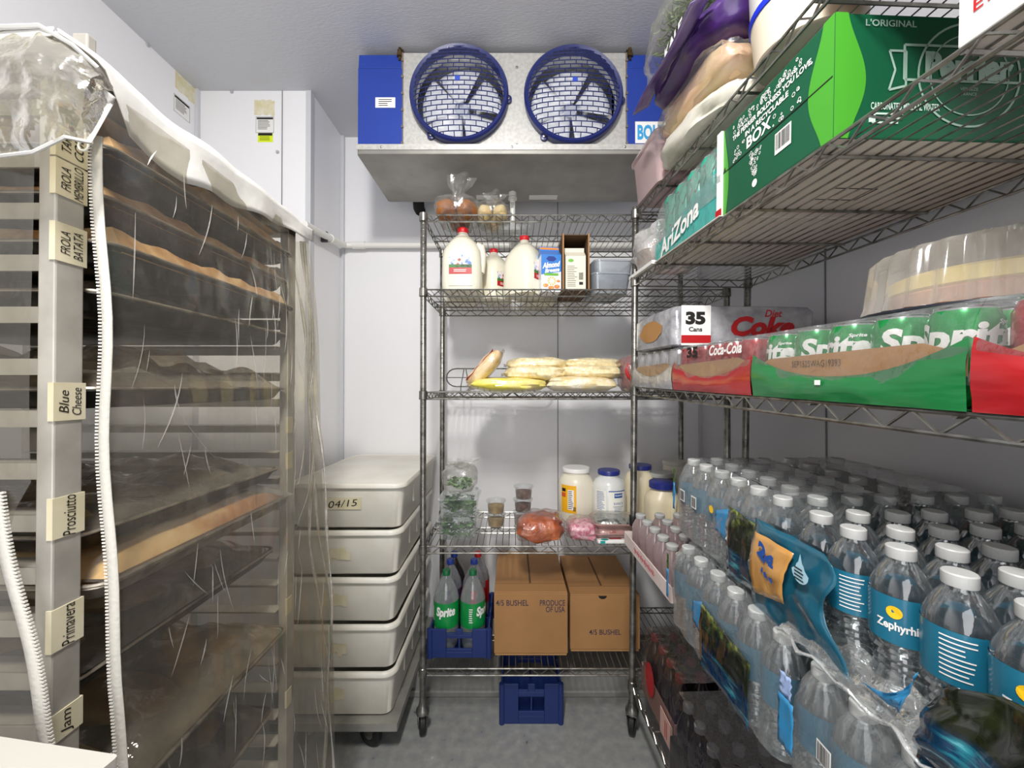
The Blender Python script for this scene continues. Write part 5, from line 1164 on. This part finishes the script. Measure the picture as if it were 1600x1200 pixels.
def sodacase(label, t0, t1, z, fm, top=None, W=.44, ztop=.128, dipmid=.5, cut=.0):
    L = t1-t0; t_ = rthing('soda_case', label, 'case', 0, t0, z)
    b = MB(); 
    up = lambda u: .040+.045*abs(2*u-1)**2.2
    b.grid(lambda u, w: Vector((-.0045-.004*math.sin(PI*w)-.002*noise.noise(Vector((u*9, w*4, t0*9))), -L*u*.998-.0, up(u)*w)), 24, 6)
    b.grid(lambda u, w: Vector((W*u, -L-.003-.002*noise.noise(Vector((u*9, w*4, t0*9))), .075*w)), 24, 6)
    b.grid(lambda u, w: Vector((W*u, -L*w, .0012)), 2, 2)
    b.build('printed_film', fm, t_)
    b = MB(); 
    K = [(0.004, .04), (L*.5, .032), (L-.004, .04), (L-.004, .066), (L*.86, .082), (L*.12, .074), (.004, .056)]
    b.poly([(-.0025, -a, c_) for a, c_ in K], (.002, 0, 0)); b.build('cardboard_tray', KRAFT, t_, smooth=False)
    b = MB(); b.grid(lambda u, w: Vector((-.006+.02*w**4+.003*noise.noise(Vector((u*8+t0, w*6, 1))), .003-(L+.003)*u, .03+(ztop-.03)*w)), 26, 10)
    b.grid(lambda u, w: Vector((.014+(W-.016)*u, .003-(L+.006)*w, ztop+.002*noise.noise(Vector((u*8, w*8, t0))))), 16, 16)
    b.grid(lambda u, w: Vector((W*u, -L-.005, .07+(ztop-.07)*w)), 16, 4)
    b.build('clear_film', CVF, t_)
    return t_
canrow('silver soda can at the aisle side of the lower silver case', CS, None, 0, 5, 2, ZM, 'cans of the lower silver case')
sodacase('silver film case with a round cardboard window, far end of the middle shelf', 0.0, .343, ZM, SVF)
canrow('red soda can at the aisle side of the red case beside the silver case', CR, None, .352, 5, 2, ZM, 'cans of the far red case', .07)
t = sodacase('red film case with cardboard side between the silver case and the green case', .348, .712, ZM, RDF)
b = MB(); txt(b, '35', .06, .03, lambda a, c_: Vector((-.0085, -(.12+a), .105+c_)), .05); b.build('count_lettering', INK, t, smooth=False)
b = MB(); txt(b, 'Coca-Cola', .13, .026, lambda a, c_: Vector((-.0085, -(.27+a), .104+c_)), .03, .3); b.build('case_lettering', PAPER, t, smooth=False)
canrow('green soda can standing in the green film case', SC, 'Sprite', .722, 5, 3, ZM, 'green cans in the open green case', .0735, rot=[-2.0, .3, -1.9, .2, -.9, .6, 1.2])
t = sodacase('green film case with long printed cardboard side holding the green cans', .716, 1.088, ZM, SPF)
b = MB(); txt(b, 'SEP1525WAG19393', .10, .011, lambda a, c_: Vector((-.0035, -(.155+a), .062+c_)), .0); b.build('date_code', mat('stamp_ink', '#5c4023', .7), t, smooth=False)
b = MB(); rect(b, lambda a, c_: Vector((-.0105, -(.17+a), .03+c_)), .012, .008); b.build('tape_mark', PAPER, t, smooth=False)
canrow('red soda can at the aisle side of the nearest red case', CR, None, 1.10, 5, 2, ZM, 'cans of the near red case')
sodacase('red film case nearest the viewer on the middle shelf, beside the green case', 1.092, 1.44, ZM, RDF)
# upper silver case: closed film brick with its printed end towards the viewer
t = rthing('soda_case', 'silver film case with red brand lettering stacked on the lower silver case', 'case', .225, .17, ZM+.132)
b = MB(); W, L, H = .45, .33, .128
b.rr([(0, W-.02, L-.02, .02), (.006, W, L, .02), (H-.02, W, L, .02), (H-.004, W-.02, L-.02, .02), (H, W-.05, L-.05, .02)], 4); b.build('case_body', SVF, t)
nf = lambda off: (lambda a, c_: Vector((a, -L/2-off, c_)))
b = MB(); rect(b, nf(.0015), .092, H*.95, -.155, H/2); b.build('white_panel', PAPER, t, smooth=False)
b = MB(); rect(b, nf(.0022), .092, .024, -.155, .022); b.build('red_strip', RED, t, smooth=False); b = MB(); txt(b, 'Coke', .20, .062, lambda a, c_: Vector((a+.055, -L/2-.0016, c_+.062)), .05, .25); txt(b, 'Diet', .055, .022, lambda a, c_: Vector((a+.088, -L/2-.0016, c_+.102)), .02, .25); b.build('red_lettering', RED, t, smooth=False)
b = MB(); txt(b, '35', .062, .040, lambda a, c_: Vector((a-.157, -L/2-.0022, c_+.086)), .06); txt(b, 'Cans', .042, .014, lambda a, c_: Vector((a-.157, -L/2-.0022, c_+.052)), .03); b.build('count_lettering', INK, t, smooth=False)
b = MB(); b._add([Vector((-W/2-.002, -(-.01+.095*math.cos(k*PI/10)*(1+.1*math.sin(k*2))), .062+.036*math.sin(k*PI/10))) for k in range(20)], [tuple(range(20))]); b.build('cardboard_window', KRAFT, t, smooth=False)
# ---- cake dome
t = rthing('cake_container', 'clear scalloped dome cake container on a dark base, on top of the green cans', 'container', .285, .90, ZM+.135)
sc_n = 26
MB().lathe([(.15, 0), (.172, .004), (.178, .010), (.176, .014), (.165, .016), (0, .016)], 60).build('cake_base', mat('base_black', '#20232b', .25), t)
fr = lambda a, z_: 1+.04*math.sin(a*sc_n)*(1 if z_ < .115 else .5)
b = MB(); b.lathe([(.166, .016), (.162, .03), (.155, .105), (.148, .115), (.128, .120), (0, .122)], 208, fr=fr, caps=False); b.build('scalloped_dome', film('dome_plastic', '#f2efea', '#d9d4cc', .22, .45, .12, .1, 8, .04), t)
cake = rthing('layer_cake', 'layered cake with yellow cream and pink filling inside the scalloped dome', 'cake', .285, .90, ZM+.135+.0165)
MB().lathe([(.12, 0), (.132, .004), (.134, .026), (.13, .030)], 48).build('sponge', mat('pink_sponge', '#b0785c', .7, c2='#c99a7c', ns=20, bump=.4, bs=60), cake)
MB().lathe([(.13, .030), (.134, .033), (.133, .054), (.12, .060), (0, .061)], 48).build('cream_layer', mat('yellow_cream', '#ecd67a', .6, c2='#f2e2a0', ns=9), cake)
# ---- second shelf: teal can case, green box, white carton
ZS = SZ[1]+.0005
AQ = mat('can_aqua', '#35a98e', .3, .15, coat=.5)
c0 = None
for i in range(3):
    for j in range(5):
        M = R(.045+.074*i, .215+.037+.074*j, ZS+.004, -.7)
        if c0 is None:
            c0 = tag(MB().lathe([(.03, 0), (.0362, .008), (.0362, .182), (.030, .196)], 26, caps=False).build('tall_can', AQ, M=M), 'tall aqua drink can with branch print in the teal film case', 'can', 'tall aqua cans')
            MB().lathe([(.030, .196), (.0275, .198), (.0285, .2), (.027, .201), (.026, .197), (0, .197)], 24, caps=False).lathe([(.026, 0), (.03, .001)], 20).build('can_top', ALC, c0)
            b = MB(); f = cyl(.0362, .10, -.2); random.seed(5)
            for q in range(5): x = random.uniform(-.02, .02); y = random.uniform(-.03, .06); b.tube([f(x, y), f(x+.012, y+.03), f(x+.008, y+.05)], .0012, 4)
            for q in range(9): x = random.uniform(-.03, .03); y = random.uniform(-.03, .08); b._add([f(x+.004*math.cos(a*PI/3), y+.004*math.sin(a*PI/3)) for a in range(6)], [tuple(range(6))])
            b.build('branch_print', mat('branch_dark', '#1d5b50', .5, c2='#7c3b4c', ns=60), c0, smooth=False)
        else: copy_tree(c0, M, )
t = rthing('drink_case', 'teal film wrapped case of tall aqua cans with white lettering beside the green box', 'case', 0, .205, ZS)
L, W = .385, .44
AQF = film('aqua_film', '#8fd8d2', '#4db8b0', .72, .2, .12, .6, 20, .15)
b = MB(); b.grid(lambda u, w: Vector((-.004-.002*noise.noise(Vector((u*8, w*3, 5))), -L*u, (.055+.075*u)*w)), 24, 6); b.build('teal_film', AQF, t)
b = MB(); b.grid(lambda u, w: Vector((-.006+.03*w**3+.004*noise.noise(Vector((u*8, w*6, 3))), -L*u, .055+.155*w)), 26, 12); b.grid(lambda u, w: Vector((.024+.4*u, -L*w, .21+.004*noise.noise(Vector((u*6, w*6, 3))))), 12, 12); b.build('clear_film', film('hazy_wrap', '#f2f8f7', '#cfd8d7', .10, .35, .12, .9, 24, .15), t)
b = MB(); txt(b, 'AriZona', .24, .055, lambda a, c_: Vector((-.0085, -(.17+a), .048+c_+.18*a)), .03, .1); b.build('case_lettering', PAPER, t, smooth=False)
b = MB(); b.b2((-.006, -L-.002, 0), (.0, -L+.016, .20)); b.b2((0, -L-.002, 0), (W, -L, .02)); b.build('white_edge', PAPER, t, smooth=False)
b = MB(); b.b2((-.008, -L, 0), (W, 0, .0025)); b.build('case_bottom', CARDG, t, smooth=False)
b = MB(); b.b2((-.0065, -L-.003, .002), (-.0045, -L+.02, .018)); b.build('red_corner', RED, t, smooth=False)
# hazy bag at the far end
t = rthing('plastic_bag', 'large hazy clear bag with a pinkish print at the far end of the second shelf', 'bag', .09, .095, ZS, rz=.1)
MB().blob((.24, .2, .17), 8, .25, 2.5, 30, 16, .65).build('bag_film', film('hazy_bag', '#e8e6e4', '#dcdad8', .42, .4, .15, 1, 30, .25), t)
MB().blob((.2, .16, .12), 9, .15, 2.5, 24, 12, .65).build('bag_contents', mat('pale_pink_stuff', '#dcc0bb', .5, c2='#e9dcd8', ns=12), t)
tag(MB().b2((-.014, -.2, 0), (.02, .03, .012)).build('foam_strip', WHITE, M=R(0.0, .0, SZ[1]-.0305+.0 if False else ZS)), 'white strip along the shelf edge below the hazy bag', 'strip')
# green box
t = rthing('drink_box', 'large dark green cardboard box with white lettering and lime wavy corners', 'box', 0, .592, ZS)
L, W, H = .305, .46, .198
DG = mat('box_green', '#075234', .45, bump=.05, bs=60); LIME = mat('box_lime', '#459a2a', .45); SIL = mat('silver_print', '#9db8ab', .4)
b = MB(); b.b2((0, -L, 0), (W, 0, H)); b.build('box_body', DG, t, smooth=False, bevel=.003)
b = MB(); b.b2((.002, -L+.002, -.0004), (W-.002, -.002, .0)); b.build('box_underside', CARDG, t, smooth=False)
b = MB()
def wav(w): return .036+.016*math.sin(w*5.2-.9)
b.grid(lambda u, w: Vector((-.0006, -(L-(wav(w))*u), H*w)), 1, 24); b.build('lime_wave', LIME, t, smooth=False); b = MB(); b.grid(lambda u, w: Vector(((wav(w)+.0)*u, -L-.0006, H*w)), 1, 24); b.build('lime_wave', LIME, t, smooth=False); b = MB(); b.grid(lambda u, w: Vector((-.0006, -(.012+.010*math.sin(w*4))*u, H*w)), 1, 24); b.build('lime_wave', LIME, t, smooth=False)
b = MB(); af = lambda off: (lambda a, c_: Vector((-off, -a, c_)))
b.b2((-.0012, -L+.002, H*.5-.001), (-.0004, 0, H*.5+.0012)); b.poly([(-.0012, -.0, H*.5), (-.0012, -.012, H*.5), (-.0012, -.008, H*.5+.012)]); b.build('lid_gap', INK, t, smooth=False)
g = af(.0014); b = MB()
for s_, ww, hh, x, y in (('THE PERRIER BOLDNESS YOU LOVE,', .225, .0125, .15, .157), ('IN A RECYCLABLE', .125, .011, .145, .141), ('BOX', .075, .025, .125, .119)): txt(b, s_, ww, hh, lambda a, c_, x=x, y=y: g(a+x, c_+y), .03)
b.build('box_lettering', PAPER, t, smooth=False)
b = MB(); random.seed(9)
def ring(b, f, x, y, r, th):
    n = 10; vs = [f(x+r*math.cos(2*PI*k/n), y+r*math.sin(2*PI*k/n)) for k in range(n)]+[f(x+(r-th)*math.cos(2*PI*k/n), y+(r-th)*math.sin(2*PI*k/n)) for k in range(n)]
    b._add(vs, [(k, (k+1) % n, n+(k+1) % n, n+k) for k in range(n)])
for k in range(120):
    x = random.uniform(.04, .24); y = random.choice((random.uniform(.168, .186), random.uniform(.105, .132))); 
    if .08 < x < .168 and y < .136: continue
    ring(b, g, x, y, random.uniform(.002, .0042), .0012)
for k in range(46):
    y = random.uniform(.035, .092); hw = (y-.025)*.32; ring(b, g, .115+random.uniform(-hw, hw), y, random.uniform(.0018, .0034), .001)
b._add([g(.115+.008*math.cos(k*PI/8), .022+.008*math.sin(k*PI/8)) for k in range(16)], [tuple(range(16))]); b.build('bubble_print', PAPER, t, smooth=False)
b = MB(); rect(b, g, .042, .040, .195, .065); b.build('code_panel', PAPER, t, smooth=False)
b = MB(); bars(b, lambda a, c_: af(.0022)(a+.195, c_+.067), .036, .03, 5); b.build('code_lettering', INK, t, smooth=False)
g = lambda a, c_: Vector((a, -L-.0012, c_)); b = MB()
txt(b, "L'ORIGINAL", .085, .011, lambda a, c_: g(a+.092, c_+.183), .02)
txt(b, 'Perrier', .15, .046, lambda a, c_: g(a+.225, c_+.118), .06)
for r, th in ((.088, .0035), (.068, .002)):
    n = 48; vs = [g(.225+r*math.cos(2*PI*k/n), .105+r*.95*math.sin(2*PI*k/n)) for k in range(n)]+[g(.225+(r-th)*math.cos(2*PI*k/n), .105+(r-th)*.95*math.sin(2*PI*k/n)) for k in range(n)]; b._add(vs, [(k, (k+1) % n, n+(k+1) % n, n+k) for k in range(n)])
def outl(b, pts, th):
    for p0, p1 in zip(pts, pts[1:]+pts[:1]):
        p0, p1 = Vector(p0), Vector(p1); d = (p1-p0).normalized(); nn = Vector((-d.y, d.x))*th; b._add([g(*(p0-nn)), g(*(p1-nn)), g(*(p1+nn)), g(*(p0+nn))], [(0, 1, 2, 3)])
outl(b, [(.115, .15), (.335, .15), (.335, .095), (.115, .095)], .002); outl(b, [(.09, .14), (.118, .14), (.118, .085), (.09, .078), (.10, .11)], .0018); outl(b, [(.36, .14), (.332, .14), (.332, .085), (.36, .078), (.35, .11)], .0018)
txt(b, 'VERGEZE', .03, .005, lambda a, c_: g(a+.225, c_+.083), .0); txt(b, 'FRANCE', .026, .005, lambda a, c_: g(a+.225, c_+.075), .0)
b.build('logo_print', SIL, t, smooth=False)
b = MB(); txt(b, 'CARBONATED MINERAL WATER', .115, .0115, lambda a, c_: g(a+.118, c_+.052), .02); finelines(b, lambda a, c_: g(a+.09, c_+.033), .055, 3, .007, .003); b.b2((.058, -L-.0016, .026), (.068, -L-.0004, .04)); b.build('face_lettering', mat('pale_print', '#c4d6cc', .5), t, smooth=False)
# bottom marks
b = MB(); 
for x0, y0, ww, hh in ((.19, -.12, .09, .05),):
    for sx in (-1, 1): b.b2((x0+sx*ww/2-.0015, y0-hh/2, -.0008), (x0+sx*ww/2+.0015, y0+hh/2, -.0003)); b.b2((x0-ww/2, y0+sx*hh/2-.0015, -.0008), (x0+ww/2, y0+sx*hh/2+.0015, -.0003))
b.build('underside_print', INK, t, smooth=False)
# white carton at the near end
t = rthing('drink_carton', 'white carton with red lettering at the near end of the second shelf', 'box', .0, 1.065, ZS)
b = MB(); b.b2((0, -.30, 0), (.3, 0, .2)); b.build('carton_body', PAPER, t, smooth=False, bevel=.003); b = MB(); b.b2((.002, -.298, -.0004), (.298, -.002, 0)); b.build('carton_underside', CARDG, t, smooth=False)
b = MB(); g = af(.001); txt(b, 'MONSTER', .12, .03, lambda a, c_: g(a+.068, c_+.068), .04); txt(b, 'ENERGY', .092, .014, lambda a, c_: g(a+.062, c_+.036), .01, 0, 1.15); b.build('carton_lettering', RED, t, smooth=False)
# ---- top shelf
Z1 = SZ[0]+.0005
t = rthing('storage_bin', 'pink tinted translucent bin at the far end of the right top shelf', 'container', .09, .14, Z1)
MB().rr([(0, .2, .22, .03), (.145, .225, .25, .035), (.15, .24, .262, .035), (.158, .24, .262, .035)], 4, capt=False).build('bin_body', film('pink_clear', '#f2dede', '#dcc6c6', .42, .4, .15, .1, 8, .05), t, solid=.0015)
MB().blob((.19, .2, .12), 3, .15, 2, 22, 10, .5).build('bin_contents', mat('pink_food', '#e0a5a5', .5, c2='#e8c8c0', ns=9), t)
def rbag(label, v, t_, z, size, m_, seed, amp=.14, rz=0, ry=0, flm=None, e=.65):
    o = rthing('food_bag', label, 'bag', v, t_, z, rz=rz, ry=ry)
    MB().blob(size, seed, amp, 2.4, 34, 16, e).build('bag_contents', m_, o)
    if flm: MB().blob((size[0]*1.06, size[1]*1.1, size[2]*1.06), seed+1, amp*1.4, 3.2, 34, 16, e).build('bag_film', flm, o)
    return o
rbag('white plastic bag on the right top shelf directly on the wires, below the peach bag', .085, .42, Z1, (.24, .36, .08), mat('white_bag_mat', '#dcd8cb', .4, c2='#b3b3a0', ns=8, bump=.5, bs=20, coat=.4), 21)
rbag('peach coloured food bag between the white bag and the purple bag', .07, .44, Z1+.075, (.22, .34, .085), mat('peach_bag', '#e2b89c', .35, c2='#e9d59a', ns=5, bump=.5, bs=22, coat=.5), 22, flm=CLEARBAG)
o = rbag('glossy purple printed bag of kale on top of the peach bag', .05, .48, Z1+.15, (.27, .36, .085), mat('purple_bag', '#43206b', .3, c2='#2b1249', ns=16, bump=.5, bs=18, coat=.7), 23)
b = MB(); b.grid(lambda u, w: Vector((-.118-.05*w, -(-.18+.36*u), .045-.03*w+.008*math.sin(u*7))), 24, 4); b.build('sealed_edge', mat('purple_seal', '#8b7aa8', .3, c2='#5a3a8c', ns=12, coat=.5), o, solid=.001)
b = MB(); txt(b, 'RESEALABLE', .16, .014, lambda a, c_: Vector((-.1445+c_, -(a), .0315+c_*.6+.008*math.sin((a+.18)/.36*7))), .02); txt(b, 'KALE', .10, .03, lambda a, c_: Vector((-.134, -(a+.02), .078+c_)), .04); b.build('bag_lettering', PAPER, o, smooth=False)
o = rthing('greens_bag', 'clear bag of fresh green herbs lying highest on the bag pile', 'bag', .015, .47, Z1+.232)
MB().blob((.26, .36, .12), 24, .18, 2.4, 34, 16, .65).build('bag_film', CLEARBAG, o); leaves(560, (.24, .33, .10), 25, .016, (0, 0, .016), ell=True, ratio=.22).build('herb_leaves', HERB, o)
t = rthing('bucket', 'round white bucket with a bright blue band beside the purple bag', 'bucket', .085, .735, Z1)
MB().lathe([(.085, 0), (.090, .004), (.098, .085)], 48).build('bucket_base', mat('beige_bucket', '#d9cdb8', .4, sss=.1), t); MB().lathe([(.098, .085), (.101, .086), (.102, .098), (.100, .1)], 48, caps=False).build('blue_band', mat('vivid_blue', '#1832c8', .3), t); MB().lathe([(.099, .1), (.104, .2), (.108, .29), (.112, .295), (.112, .31), (0, .31)], 48).build('bucket_body', mat('bucket_white', '#cfcecb', .35), t)
t = rthing('cardboard_carton', 'brown cardboard carton with shade-painted underside on the right top shelf, near the bucket', 'box', .0, .865, Z1)
b = MB(); b.b2((0, -.30, 0), (.4, 0, .2)); b.build('carton_body', mat('brown_card', '#b48450', .75), t, smooth=False, bevel=.003); b = MB(); b.b2((.001, -.299, -.0005), (.399, -.001, 0)); b.build('carton_underside', mat('shaded_card', '#1a1613', .8), t, smooth=False)  # underside sheet is near black: shade put into the colour of plain kraft card
